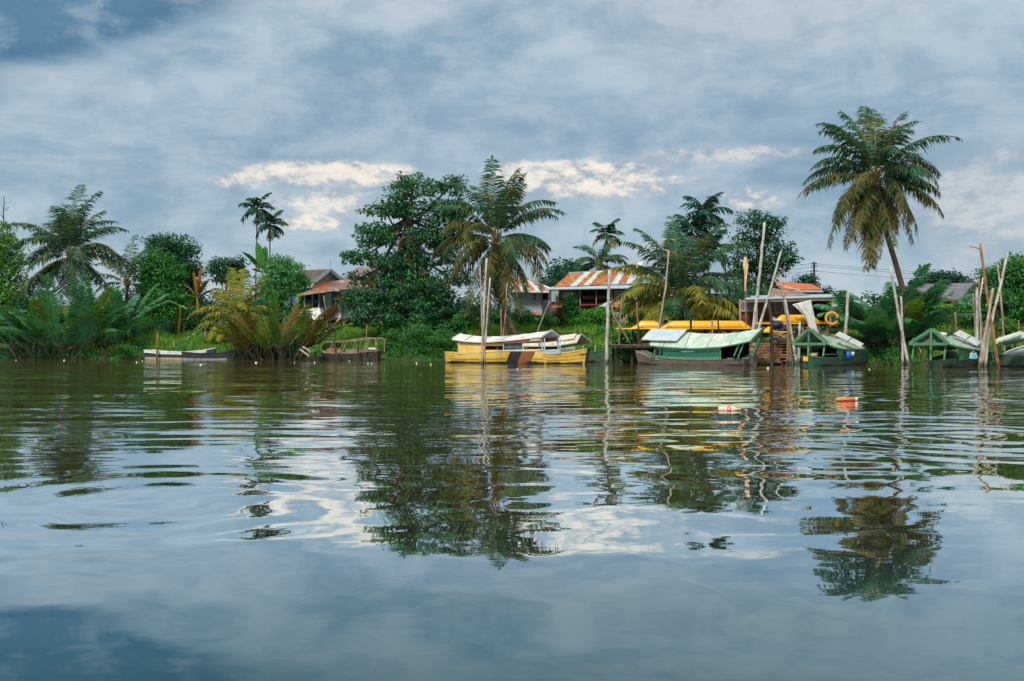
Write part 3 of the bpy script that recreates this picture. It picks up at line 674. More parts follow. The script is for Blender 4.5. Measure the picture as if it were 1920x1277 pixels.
# --- nipa palms
nipa('nipa_palm', 'wide dark green nipa thicket at the waterline below the left coconut palm', 77.6, (40, 225), 6.2, 52, ['nipa', 'nipag', 'nipab'], 5, 'nipa palms at the waterline', (46, 86), (15, 60), 1.1, .8, 3.4, weights=[.93, .05, .02], w=.12, jit=.3)
nipa('nipa_palm', 'brown and lime nipa clump beside the two sampans', 73.6, (462, 572), 4.5, 56, ['nipa', 'nipag', 'nipab'], 15, 'nipa palms at the waterline', (52, 88), (15, 50), .7, .9, 1.8, 'rachisb', [.20, .36, .44], w=.06, jit=1.)
nipa('nipa_palm', 'tall glossy nipa palm at the waterline between the right-hand green boats', 60.8, (1645, 1695), 5.3, 40, ['nipa', 'nipag', 'nipab'], 25, 'nipa palms at the waterline', (50, 86), (20, 75), 1.15, .62, 1.8, weights=[.9, .1, 0], hang=.3, bias=.04, jit=.3)
# --- broadleaf trees
broadleaf('almond_tree', 'big dark broad-leaved tree, tiered crown flecked with orange leaves, filling the middle of the bank', 'tree', 78, [(785, 650), (780, 600), (770, 540), (765, 470), (765, 380)],
          [(775, 352, 52, 24), (845, 348, 28, 20), (722, 395, 42, 14), (800, 395, 70, 20), (700, 432, 46, 16), (770, 440, 80, 24), (840, 430, 45, 26), (682, 482, 42, 15), (745, 490, 62, 22), (825, 480, 52, 28), (676, 520, 34, 12), (850, 520, 30, 24),
           (730, 545, 52, 24, -1), (800, 540, 62, 30, -1), (672, 556, 32, 18, -2), (700, 592, 50, 24, -2), (775, 590, 55, 34, -2), (838, 580, 40, 34, -1), (655, 568, 18, 12, -2), (742, 376, 30, 16), (860, 390, 25, 22), (770, 510, 50, 26), (735, 515, 36, 18), (790, 560, 70, 34), (720, 570, 50, 26), (815, 605, 50, 26), (690, 455, 26, 10)], 1250, 24, .48, .27, .16, 'almond', None, .34, 3, .38, .25, dscale=1.1)
broadleaf('evergreen_tree', 'dense dark tree with a lobed top left of the banana plants', 'tree', 93, [(320, 650), (318, 600), (315, 520)],
          [(305, 462, 34, 24), (342, 470, 28, 28), (330, 510, 44, 34), (355, 515, 24, 34), (300, 560, 46, 46), (350, 575, 34, 44)], 520, 30, .62, .26, .15, 'dark', 'leafy trees on the bank', .3, 13)
broadleaf('evergreen_tree', 'lighter green round tree in front of the dense dark tree at left', 'tree', 89, [(300, 650), (298, 600), (296, 540)],
          [(290, 490, 30, 26), (318, 512, 30, 26), (278, 530, 26, 30), (305, 560, 50, 44), (320, 600, 56, 40)], 480, 30, .6, .25, .14, 'mid', 'leafy trees on the bank', .25, 14)
broadleaf('evergreen_tree', 'light green tree cut by the left edge of the view', 'tree', 88, [(10, 655), (8, 600), (0, 520)],
          [(0, 440, 24, 26), (22, 480, 28, 34), (-20, 500, 40, 50), (30, 540, 30, 38), (5, 590, 50, 50)], 440, 28, .6, .25, .14, 'light', 'leafy trees on the bank', .25, 15)
broadleaf('evergreen_tree', 'small dark tree on the skyline above the golden young palm', 'tree', 108, [(424, 650), (424, 590), (424, 530)],
          [(410, 500, 20, 18), (440, 494, 20, 16), (428, 515, 36, 20)], 150, 24, .62, .27, .16, 'dark', 'leafy trees on the bank', .2, 16)
broadleaf('mango_tree', 'rounded mango tree with drooping leaf sprays left of the old stilt house', 'tree', 86, [(525, 650), (525, 600), (528, 550)],
          [(515, 500, 28, 22), (545, 505, 28, 22), (530, 528, 46, 30), (555, 540, 24, 26), (505, 545, 30, 28), (530, 565, 46, 26)], 480, 26, .45, .30, .07, 'mid', 'leafy trees on the bank', .2, 17, droop=.8)
broadleaf('evergreen_tree', 'open-crowned tree showing sky gaps behind the tall mooring poles', 'tree', 80, [(1432, 650), (1430, 600), (1426, 530), (1425, 470)],
          [(1412, 412, 30, 18), (1450, 425, 26, 18), (1395, 448, 26, 16), (1440, 455, 30, 20), (1475, 478, 26, 22), (1400, 490, 34, 22), (1445, 495, 40, 24), (1385, 520, 22, 16), (1425, 530, 34, 16)], 350, 22, .5, .24, .13, 'dark', 'leafy trees on the bank', .22, 18)
broadleaf('willowy_tree', 'dark tree with hanging sprays behind the timber boathouse', 'tree', 79, [(1405, 650), (1405, 600), (1405, 570)],
          [(1400, 560, 34, 30), (1425, 555, 26, 26), (1380, 550, 22, 26)], 190, 26, .5, .34, .05, 'dark', 'leafy trees on the bank', .2, 19, droop=1.6)
broadleaf('evergreen_tree', 'large vine-covered tree mass behind the crowd of poles at right', 'tree', 67, [(1885, 650), (1885, 600), (1885, 560)],
          [(1870, 520, 34, 26), (1905, 505, 34, 26), (1850, 560, 28, 30), (1890, 570, 50, 40), (1930, 540, 30, 50), (1855, 600, 46, 24), (1920, 600, 40, 30), (1815, 585, 24, 20)], 620, 28, .5, .2, .13, 'mid', 'leafy trees on the bank', .25, 20)
broadleaf('rain_tree', 'flat-topped distant tree beyond the slate-grey roof', 'tree', 135, [(1765, 640), (1766, 590), (1768, 530)],
          [(1768, 520, 36, 11), (1740, 530, 26, 10), (1795, 530, 28, 10)], 240, 24, .7, .3, .2, 'far', 'distant trees', .25, 23)
broadleaf('rain_tree', 'small distant tree beside the power pole', 'tree', 130, [(1514, 640), (1514, 590), (1514, 540)], [(1506, 530, 12, 12), (1520, 532, 14, 14), (1548, 548, 14, 9)], 90, 24, .7, .3, .2, 'far', 'distant trees', .2, 24)
broadleaf('rain_tree', 'distant tree left of the flat-topped one, half behind the leaning trunk', 'tree', 138, [(1716, 640), (1716, 590), (1718, 550)], [(1722, 540, 18, 9), (1706, 545, 16, 10)], 70, 24, .7, .3, .2, 'far', 'distant trees', .2, 25)
broadleaf('bare_tree', 'thin nearly leafless tree top at the far left edge', 'tree', 92, [(4, 650), (6, 500), (5, 430), (7, 368)], [(2, 400, 3, 14), (12, 395, 3, 10)], 6, 3, .2, .14, .08, 'dark', None, .08, 26)
# --- bushes
shrub('bright green bush growing in front of the striped-roof house', 77, [(1110, 598, 30, 18), (1130, 592, 22, 16), (1085, 608, 16, 12)], 'brightbush', 130, 24, .34, .2, .12, seed=31)
shrub('vine-smothered post beside the brown dried bush', 77.5, [(1069, 562, 12, 14), (1072, 585, 15, 18), (1066, 600, 12, 14)], 'mid', 80, 24, .28, .15, .1, seed=32)
shrub('brown dried bush against the striped-roof house', 78.5, [(1048, 598, 14, 18), (1056, 580, 8, 12)], 'deadbush', 60, 24, .3, .16, .07, seed=33)
shrub('round green bush below the blue-grey house', 80, [(978, 588, 18, 16), (988, 600, 14, 12)], 'mid', 60, 24, .35, .16, .1, seed=34)
shrub('small rounded bush left of the dried bush on the grassy bank', 76, [(1030, 602, 14, 12)], 'mid', 40, 22, .32, .15, .1, seed=35)
shrub('leafy stump of a bush right behind the three poles', 73.5, [(865, 600, 14, 12), (868, 622, 8, 18)], 'mid', 50, 22, .3, .16, .1, seed=36)
shrub('dark creeper-covered bank bush under the big tree, nearest the wrecked boat', 73, [(745, 640, 26, 28), (730, 655, 20, 16)], 'grassd', 130, 26, .4, .15, .09, seed=37)
shrub('dark creeper-covered bank bush under the big tree, midway along', 72.4, [(785, 635, 28, 32), (790, 655, 28, 16)], 'grassd', 150, 26, .4, .15, .09, seed=38)
shrub('dark creeper-covered bank bush next to the stern of the yellow boat', 71.8, [(828, 640, 26, 26), (845, 655, 20, 16)], 'grassd', 130, 26, .4, .15, .09, seed=39)
shrub('green creeper climbing the foot of the golden coconut palm', 64.5, [(1258, 590, 12, 18), (1250, 578, 8, 10)], 'mid', 60, 22, .28, .15, .1, seed=40)
shrub('leafy bush overhanging the water under the left jetty', 62.2, [(1184, 668, 17, 14), (1176, 660, 12, 9)], 'mid', 60, 22, .28, .16, .12, seed=41)
shrub('leafy bush on the bank beside the canoe tips', 66, [(1180, 632, 24, 12), (1160, 636, 16, 12)], 'brightbush', 70, 22, .3, .18, .13, seed=42)
shrub('dark rounded bush left of the mint green house', 74, [(1735, 604, 30, 24), (1712, 604, 24, 34), (1698, 562, 15, 20), (1755, 612, 16, 12)], 'dark', 260, 26, .42, .18, .12, seed=43)
shrub('yellow-green bush in front of the slate-roofed house', 72, [(1795, 600, 24, 14), (1780, 610, 20, 14), (1815, 590, 14, 16)], 'light', 110, 24, .36, .18, .12, seed=44)
shrub('light leafy bush behind the pole crowd at right', 60, [(1890, 612, 16, 14), (1900, 625, 20, 10)], 'light', 80, 24, .28, .15, .1, seed=45)
shrub('low dark undergrowth bush left of the blue sampan', 76.5, [(245, 655, 26, 14), (260, 645, 16, 14)], 'grassd', 80, 24, .4, .15, .09, seed=46)
shrub('dark leafy bush hanging below the round tree behind the sampans', 83, [(300, 620, 50, 22), (350, 600, 26, 24)], 'dark', 170, 26, .5, .18, .12, seed=47)
shrub('leafy bush filling the gap behind the golden young palm', 84, [(400, 590, 34, 30), (470, 585, 34, 26), (430, 620, 40, 22)], 'dark', 200, 26, .5, .18, .12, seed=48)
shrub('small bush at the foot of the nipa palm near the right pole pair', 59, [(1720, 672, 18, 9), (1742, 668, 14, 9)], 'mid', 50, 20, .22, .14, .09, seed=49)
shrub('tuft of bright leaves sprouting in the wrecked boat', 70.4, [(592, 655, 9, 8)], 'brightbush', 14, 18, .2, .3, .06, seed=50)
shrub('dark bush massed behind the left nipa thicket', 84, [(60, 590, 40, 40), (210, 600, 40, 36), (120, 610, 60, 30), (20, 620, 40, 30)], 'dark', 300, 26, .6, .2, .13, seed=51)
shrub('bushy growth on the bank behind the cream-roofed boat', 72, [(1120, 640, 22, 10), (1160, 645, 22, 12), (1140, 622, 22, 10)], 'mid', 90, 22, .34, .15, .1, seed=52)
shrub('bushy growth shading the big tree trunk', 79.5, [(760, 600, 60, 26), (830, 600, 50, 26), (880, 590, 30, 26)], 'dark', 220, 26, .5, .2, .12, seed=53)
# --- bananas
banana('banana_plant', 'banana plant with upright leaves beneath the twin areca palms', 90, 490, [(482, 455, .9, 0), (455, 473, .7, 0), (498, 462, .7, 0), (472, 505, .6, 1), (520, 500, .6, 0)], ('banana', 'bananad'), h=3, ptop=(492, 512))
banana('banana_plant', 'banana plant with dry orange leaves between the round tree and the golden palm', 86, 372, [(362, 508, .3, 1), (345, 535, .35, 1), (392, 525, .35, 1), (400, 545, .7, 0), (340, 560, .8, 0), (356, 585, .3, 1), (378, 500, .3, 1)], ('banana', 'bananad'), ptop=(370, 560), seed=5)
banana('banana_plant', 'drooping banana plant low beside the sampans', 82, 335, [(296, 568, .7, 0), (330, 600, .7, 0), (345, 615, .6, 0), (350, 580, .6, 0)], ('banana', 'bananad'), ptop=(338, 575), seed=6)
banana('banana_plant', 'small banana plant behind the three poles', 75, 890, [(878, 590, .4, 0), (905, 596, .4, 0), (918, 605, .4, 0), (928, 592, .4, 0)], ('banana',), ptop=(900, 618), seed=7)
# --- ground cover
grass('grass', 'tall bright grass over the whole bank', (-20, 9), (.6, 13), 52000, .75, 'grass', 9, w=.04)
grass('grass', 'grass fringe behind the blue sampans', (-32, -20), (.5, 7), 16000, .7, 'grass', 10, w=.04)
grass('grass', 'rank grass among the jetties and moorings', (9, 34), (.3, 9), 22000, .55, 'grass', 12, w=.035)
cover('ground_cover', 'creepers and weeds covering the bank edge', (-42, 34), (-.15, 2.2), 26000, .17, 'grassd', 4, .55)
cover('ground_cover', 'leafy weeds scattered over the bank', (-14, 12), (1, 12), 16000, .16, 'light', 6, .6)
# --- far woods
def treeline():
    r = np.random.RandomState(77); mb = MB(); c = []
    for px in range(-250, 2200, 16):
        D = 150+r.uniform(-18, 18); x = (px-960)/F*D; top = 585+10*math.sin(px*.013)+r.uniform(-8, 8)
        for k in range(9):
            q = P(px+r.uniform(-14, 14), top+(640-top)*r.rand()**1.3, D); q.z = max(q.z, 2.6); c.append(tuple(q))
    foliage(mb, r, np.array(c), 22, 1.6, .75, .5)
    tag(mb.build('treeline', M['far'], origin=V((0, 0, 0))), 'far-off belt of woodland closing the view behind the houses', 'woodland', None, 'stuff')
    # wooded hill beyond the blue-grey house
    mb = MB(); c = []
    for i in range(520):
        u = r.uniform(-1, 1); v = r.rand()**.6; ht = math.exp(-(u*1.5)**2)
        q = P(1065+u*110, 604-v*(112*ht)+r.normal()*3, 215+r.uniform(-12, 22)); c.append(tuple(q))
    foliage(mb, r, np.array(c), 26, 1.7, .75, .5)
    tag(mb.build('hill_woods', M['far'], origin=V((0, 0, 0))), 'wooded hillside beyond the blue-grey house and striped roof', 'woodland', None, 'stuff')
    xs = np.linspace(-30, 62, 24); ys = np.linspace(195, 262, 16); g = [[V((x, y, 2+14.5*math.exp(-((x-12)/12)**2-((y-226)/16)**2))) for y in ys] for x in xs]
    o = MB().sheet(g, .5).build('hill', M['earth'], smooth=True, origin=V((0, 0, 0))); o['kind'] = 'structure'
def woods(name, label, x0, x1, topf, D, n, seed, leaf='dark', L=.34):
    r = np.random.RandomState(seed); c = []
    for i in range(n):
        px = r.uniform(x0, x1); tp = topf(px)+7*math.sin(px*.11)+5*math.sin(px*.23+1); u = r.rand()**.8
        c.append(tuple(P(px, tp+(646-tp)*u, D+r.uniform(-2.5, 2.5))))
    c = np.array(c); c[:, 2] = np.maximum(c[:, 2], gz(c[:, 0], c[:, 1])+.1); mb = MB(); foliage(mb, r, c, 24, .75, L, L*.55)
    tag(mb.build(name, M[leaf], origin=V((0, 0, 0))), label, 'undergrowth', None, 'stuff')
treeline()
woods('undergrowth', 'dark thicket filling the bank behind the nipa palms and sampans', -60, 575, lambda p: np.interp(p, [0, 60, 230, 330, 470, 575], [540, 575, 560, 560, 545, 585]), 97, 900, 61)
woods('undergrowth', 'dark thicket behind the big tree and the central coconut palm', 690, 975, lambda p: np.interp(p, [690, 760, 900, 975], [590, 560, 560, 575]), 95, 420, 62)
woods('undergrowth', 'thicket behind the canoes and the timber boathouse', 1180, 1400, lambda p: 570, 82, 330, 63)
woods('undergrowth', 'thicket behind the tall nipa palm and the right moorings', 1560, 1960, lambda p: np.interp(p, [1560, 1620, 1700, 1715, 1835, 1850, 1960], [575, 560, 565, 604, 604, 560, 560]), 79, 520, 64)

# ---------------------------------------------------------------- houses, jetties, poles
def pq(mb, pts, t=.06, mi=None):
    return mb.slab(*[P(*p) for p in pts], t, mi)
def house(name, label, px, D, group='houses behind the bank', cat='house'):
    x = (px-960)/F*D; return thing(name, label, cat, (x, D, float(gz(x, D))), group)
def wall(t, pts, m, name='wall', th=.08): return pq(MB(), pts, th).build(name, M[m], t)
def window(t, x0, y0, x1, y1, D, pane='glass', bars=2, frame='wood', D2=None, open_=False):
    """framed opening on a wall lying at distance D (D2 at its right end)"""
    D2 = D2 or D; a, b, c, d = P(x0, y1, D), P(x1, y1, D2), P(x1, y0, D2), P(x0, y0, D); mb = MB(); w = .07
    for p, q in ((a, b), (b, c), (c, d), (d, a)): mb.beam(p, q, w)
    for i in range(bars): mb.beam(a.lerp(b, (i+1)/(bars+1)), d.lerp(c, (i+1)/(bars+1)), w*.5)
    fr = mb.build('window', M[frame], t)
    off = V((0, .03, 0)); g = MB().slab(a+off, b+off, c+off, d+off, .02).build('pane', M[pane], fr); return fr
def sheets(t, ll, lr, ur, ul, edges, mats, name='roof_sheet', sag=0., n=6, th=.04):
    """a sheet-iron roof: strips running from eave (ll-lr) to ridge (ul-ur)"""
    ll, lr, ur, ul = [P(*p) for p in (ll, lr, ur, ul)]
    for i, m in enumerate(mats):
        a, b = edges[i], edges[i+1]; mb = MB(); K = max(2, int((b-a)*60)); rows = []
        for j in range(n+1):
            v = j/n; row = []
            for k in range(K*2+1):
                u = a+(b-a-.002)*k/(K*2); p = ll.lerp(lr, u).lerp(ul.lerp(ur, u), v)
                row.append(p+V((0, 0, (.025 if k % 2 else 0)-sag*math.sin(math.pi*u)*(v))))
            rows.append(row)
        mb.sheet(rows, th).build(name, M[m], t)

# old stilt house, left
t = house('stilt_house', 'old brown stilt house with rusty lean-to roof beside the mango tree', 640, 88)
m = MB(); pq(m, [(566, 539, 93), (588, 531, 86.5), (619, 506, 88), (560, 508, 94)], .1); pq(m, [(619, 506, 88), (642, 526, 89.5), (646, 526, 95), (622, 507, 95)], .1)
m.build('roof', M['greyroof'], t)
m = MB(); m.beam(P(618, 506, 87.8), P(642.5, 526.5, 89.3), .07, .22); m.beam(P(618, 506, 87.8), P(588, 530.5, 86.3), .05, .14); m.build('bargeboard', M['bluegrey'], t)
m = MB(); m.prism([P(592, 530, 86.9), P(638, 526, 89.6), P(618.5, 509, 88.2)], (0, .1, 0)); m.build('gable', M['cream_gable'], t)
m = MB(); pq(m, [(582, 542, 85.6), (634, 535, 87.6), (632, 528, 88.6), (590, 531, 86.8)], .05); m.build('pent_roof', M['darkred'], t)
MB().tube([P(619, 507, 88), P(619.5, 484, 88)], .02, 4).build('antenna', M['metal'], t)
wall(t, [(566, 560, 88), (586, 560, 87.2), (586, 540, 87.2), (566, 540, 88)], 'brownwall')
sheets(t, (557, 553, 83.6), (636, 542, 83.6), (636, 525, 87.2), (600, 538, 86.4), [0, .3, .6, 1], ['rustpink', 'rust', 'rustpink'])
sheets(t, (636, 543, 83.8), (700, 539, 84.5), (712, 521, 88.2), (634, 526, 87.2), [0, .4, .7, 1], ['rustpink', 'rustpink', 'rust'], 'roof_sheet')
MB().beam(P(557, 553.5, 83.5), P(636, 542.5, 83.5), .05, .16).build('eave_board', M['pinkpole'], t)
wall(t, [(560, 580, 86.5), (612, 580, 86.5), (612, 548, 86.5), (560, 548, 86.5)], 'black')  # black sheet paints the dark interior under the lean-to
wall(t, [(609.5, 579, 84.9), (622, 579, 84.9), (622, 549, 84.9), (609.5, 549, 84.9)], 'bluegrey', 'door', .05)
wall(t, [(600, 598, 85.3), (640, 598, 85.3), (640, 546, 85.3), (600, 546, 85.3)], 'greywall')
wall(t, [(628, 596, 85.0), (633, 596, 85.0), (633, 556, 85.0), (628, 556, 85.0)], 'rust', 'rusty_panel', .03)
wall(t, [(633.5, 596, 85.0), (640, 596, 85.0), (640, 572, 85.0), (633.5, 572, 85.0)], 'whitesheet', 'pale_panel', .03)
wall(t, [(640, 598, 85.3), (760, 600, 86), (760, 542, 86), (640, 540, 85.3)], 'bluegrey')
pq(MB(), [(624, 552, 84.4), (642, 552, 84.4), (644, 559, 84), (626, 560, 84)], .03).build('awning', M['rust'], t)
for wx in (655, 690, 722): window(t, wx, 552, wx+10, 570, 85.15, 'glass', 1, 'white')
m = MB(); pq(m, [(560, 600, 84.6), (770, 601, 85.2), (770, 600, 92), (560, 599, 92)], .15); m.build('floor', M['darkwood'], t)
wall(t, [(560, 640, 91), (770, 640, 91), (770, 598, 91), (560, 598, 91)], 'black', 'dark_void_sheet')  # black sheet painting the dark void below the floor
for sx, d in ((564, 85), (573, 84.7), (590, 85), (606, 85), (645, 85.1), (682, 85.2), (700, 85.4), (730, 85.6), (655, 89), (600, 90), (715, 90)):
    MB().tube([P(sx+1, 648, d), P(sx, 600, d)], .09, 6).build('stilt', M['wood' if sx not in (645, 573) else 'bleach'], t)
for sx, d, y0, y1 in ((571, 84, 577, 553), (598, 84.2, 580, 548), (586, 84.4, 578, 550)): MB().tube([P(sx, y0, d), P(sx, y1, d)], .05, 6).build('porch_post', M['bluegrey'], t)
m = MB(); pq(m, [(576, 580, 82.6), (598, 576, 82.6), (606, 598, 81.9), (588, 600, 81.9)], .04); tag(m.build('roofing_sheet', M['whitesheet']), 'rust-stained corrugated sheet leaning against the stilt house porch', 'metal sheet')
m = MB(); pq(m, [(596, 577, 82.9), (605, 578, 82.9), (609, 588, 82.5), (600, 590, 82.5)], .04); tag(m.build('roofing_sheet', M['slate']), 'small grey corrugated scrap behind the rust-stained sheet', 'metal sheet')
def cloth(label, pts, m, name='cloth', cat='laundry', group='washing hung at the stilt house'):
    a, b, c, d = [P(*p) for p in pts]; g = []
    for i in range(9):
        u = i/8; g.append([a.lerp(b, v/8).lerp(d.lerp(c, v/8), u)+V((0, .05*math.sin(v*2.1+u*2), 0)) for v in range(9)])
    return tag(MB().sheet(g, .012, (0, 1, 0)).build(name, M[m], smooth=True), label, cat, group)
cloth('bright blue cloth hanging under the lean-to eave', [(547, 557, 83.4), (555, 556, 83.4), (555, 571, 83.4), (547, 572, 83.4)], 'blue')
cloth('pale cloth hanging right of the bright blue one', [(556, 557, 83.5), (560, 557, 83.5), (560, 568, 83.5), (556, 569, 83.5)], 'bluewhite')
cloth('brownish cloth hanging left of the bright blue one', [(541, 558, 83.6), (545.5, 558, 83.6), (545.5, 569, 83.6), (541, 570, 83.6)], 'curtain')
# second roof behind
t = house('village_house', 'house with plain brown hipped roof just behind the stilt house', 700, 98)
m = MB(); pq(m, [(630, 530, 95), (770, 530, 95), (742, 507, 99), (672, 502.5, 99)], .1); pq(m, [(630, 530, 95), (672, 502.5, 99), (672, 502.5, 99.2), (634, 529, 104)], .08); m.build('roof', M['greyroof'], t)
wall(t, [(636, 600, 96), (764, 600, 96), (764, 529, 96), (636, 529, 96)], 'greywall'); window(t, 690, 540, 704, 560, 95.9)
m = MB(); pq(m, [(560, 534, 97), (592, 534, 97), (588, 520, 100), (566, 520, 100)], .1)
# blue-grey house
t = house('village_house', 'blue-grey board house with rust-striped pale roof', 1000, 92)
sheets(t, (955, 545, 90.6), (1028, 546.5, 90.6), (1003, 527, 94), (955, 518, 94), [0, .12, .3, .42, .55, .68, .8, 1], ['whitesheet', 'rust', 'whitesheet', 'whitesheet', 'rust', 'whitesheet', 'rustpink'])
sheets(t, (1028, 546.5, 90.6), (1036, 541, 97), (1000, 526, 97), (1003, 527, 94), [0, .5, 1], ['rustpink', 'whitesheet'])
MB().beam(P(955, 545.8, 90.5), P(1029, 547.3, 90.5), .05, .16).build('fascia', M['white'], t)
wall(t, [(958, 588, 91.6), (1016, 590, 91.6), (1016, 546, 91.6), (958, 545, 91.6)], 'bluegrey')
wall(t, [(1016, 590, 91.6), (1030, 588, 95), (1030, 546, 95), (1016, 546, 91.6)], 'greywall')
window(t, 971, 550, 980, 560, 91.5, 'curtain', 1, 'bluewhite'); window(t, 998, 550, 1006, 564, 91.5, 'curtain', 1, 'bluewhite')
wall(t, [(1017, 562, 91.4), (1027, 562, 91.4), (1027, 549, 91.4), (1017, 549, 91.4)], 'black', 'doorway', .03)  # black sheet painted in for the dark gap
for y in (551, 556, 561, 567, 573, 579, 585): pass
m = MB()
for k in range(11): m.beam(P(958, 549+k*3.7, 91.52), P(1016, 549+k*3.8, 91.52), .012, .02)
m.build('board_joint', M['bluewhite'], t)
pq(MB(), [(990, 588, 89.6), (1016, 592, 89.6), (1014, 588, 91.4), (992, 584, 91.4)], .05).build('awning', M['rust'], t)
# striped roof house
t = house('village_house', 'timber house whose roof alternates rust and pale sheets', 1110, 87)
sheets(t, (1038, 538, 84.6), (1187, 530, 84.6), (1208, 488, 89.5), (1068, 512, 89.5), [0, .07, .2, .29, .37, .45, .58, .72, .81, .91, 1], ['rust', 'rust', 'whitesheet', 'rust', 'whitesheet', 'rust', 'rust', 'whitesheet', 'rust', 'whitesheet'], sag=.28)
MB().beam(P(1067, 511.5, 89.5), P(1135, 508, 89.5), .14, .1).build('ridge_cap', M['bluegrey'], t)
m = MB(); pq(m, [(1022, 543.5, 83.4), (1190, 541, 83.4), (1188, 534, 85.2), (1036, 539, 85.2)], .06); m.build('pent_roof', M['bluewhite'], t)
wall(t, [(1030, 604, 86), (1190, 604, 86), (1190, 536, 86), (1030, 540, 86)], 'brownwall')
wall(t, [(1088, 566, 85.85), (1150, 566, 85.85), (1150, 544, 85.85), (1088, 545, 85.85)], 'black', 'opening', .04)  # black sheet paints the darkness inside the opening
wall(t, [(1092, 562, 85.7), (1143, 561, 85.7), (1143, 554, 85.7), (1092, 555, 85.7)], 'brownwall', 'rail_board', .04)
wall(t, [(1151, 567, 85.8), (1168, 567, 85.8), (1168, 545, 85.8), (1151, 545, 85.8)], 'pinkwall', 'panel', .04)
wall(t, [(1034, 566, 85.8), (1048, 566, 85.8), (1048, 545, 85.8), (1034, 546, 85.8)], 'bluegrey', 'panel', .04)
pq(MB(), [(1086, 574, 83.8), (1146, 572, 83.8), (1146, 565, 85.6), (1088, 566, 85.6)], .05).build('awning', M['darkred'], t)
pq(MB(), [(1034, 578, 83.8), (1062, 576, 83.8), (1062, 568, 85.6), (1040, 568, 85.6)], .05).build('awning', M['rust'], t)
wall(t, [(1034, 600, 85.7), (1060, 600, 85.7), (1060, 577, 85.7), (1034, 577, 85.7)], 'greywall', 'panel', .04)
for wx in (1053, 1066, 1078): window(t, wx, 548, wx+8, 560, 85.8, 'glass', 1, 'brownwall')
for sx in (1088, 1118, 1147): MB().tube([P(sx, 600, 84), P(sx, 543, 84)], .06, 6).build('post', M['wood'], t)
# shed
t = house('shed', 'small pinkish shed with a low rusty pyramid roof behind the jetty', 1160, 80, cat='shed')
apex = P(1160, 563, 81.5); q = [P(1143, 576, 79.6), P(1179, 576, 79.6), P(1179, 574, 83.4), P(1143, 574, 83.4)]
m = MB()
for i in range(4): m.prism([q[i], q[(i+1) % 4], apex], (0, 0, .05))
m.build('roof', M['rust'], t)
pq(MB(), [(1122, 575.5, 79.8), (1146, 575.5, 79.8), (1150, 565, 82), (1138, 567, 82)], .04).build('side_roof', M['bluewhite'], t)
wall(t, [(1146, 606, 80), (1176, 606, 80), (1176, 575, 80), (1146, 575, 80)], 'pinkwall'); wall(t, [(1168, 604, 79.9), (1171, 604, 79.9), (1171, 580, 79.9), (1168, 580, 79.9)], 'rust', 'rusty_strip', .03)
wall(t, [(1176, 606, 80), (1178, 606, 83), (1178, 575, 83), (1176, 575, 80)], 'pinkwall')
# timber boathouse
t = house('boathouse', 'orange-brown timber boathouse with a flat tin roof behind the jetty', 1480, 66, cat='boathouse')
m = MB(); pq(m, [(1396, 562, 62.8), (1572, 557.5, 62.8), (1560, 553, 70), (1404, 556, 70)], .06); m.build('roof', M['bluewhite'], t)
m = MB(); m.beam(P(1398, 563.5, 62.9), P(1572, 560, 62.9), .06, .22); m.build('fascia', M['wood'], t)
for bx in (1399, 1440, 1480, 1520, 1557): MB().beam(P(bx, 563, 63), P(bx, 560, 69.5), .08, .12).build('rafter', M['wood'], t)
wall(t, [(1384, 612, 66), (1446, 612, 66), (1446, 561, 66), (1384, 561, 66)], 'brownwall2')
wall(t, [(1446, 612, 66), (1500, 612, 66), (1500, 558, 66), (1446, 558, 66)], 'yellowwall')
wall(t, [(1500, 612, 69), (1556, 612, 69), (1556, 556, 69), (1500, 556, 69)], 'black')  # black backing paints the boathouse's unlit interior
wall(t, [(1500, 612, 66), (1502, 612, 69), (1502, 556, 69), (1500, 556, 66)], 'brownwall2')
wall(t, [(1384, 612, 66), (1386, 612, 70), (1386, 561, 70), (1384, 561, 66)], 'brownwall2')
window(t, 1388, 565, 1412, 583, 65.85, 'glass', 5, 'bleach'); window(t, 1454, 566, 1467, 586, 65.85, 'glass', 1, 'bleach'); window(t, 1476, 566, 1488, 586, 65.85, 'glass', 1, 'bleach')
m = MB()
for k in range(12): m.beam(P(1446, 562+k*4.2, 65.9), P(1500, 562+k*4.2, 65.9), .02, .03)
for k in range(12): m.beam(P(1384, 564+k*4.2, 65.9), P(1446, 564+k*4.2, 65.9), .02, .03)
m.build('board_joint', M['brownwall2'], t)
for bx, y1 in ((1388, 612), (1419, 612), (1557, 612), (1573, 600)): MB().tube([P(bx, y1, 63.2), P(bx, 561, 63.2)], .07, 6).build('post', M['pinkpole'], t)
m = MB(); pq(m, [(1444, 556, 66.5), (1520, 556, 66.5), (1500, 549, 71), (1446, 541, 71)], .05); m.build('upper_roof', M['rustpink'], t)
wall(t, [(1446, 557, 69), (1500, 557, 69), (1478, 549, 69), (1447, 545, 69)], 'yellowwall', 'upper_wall')
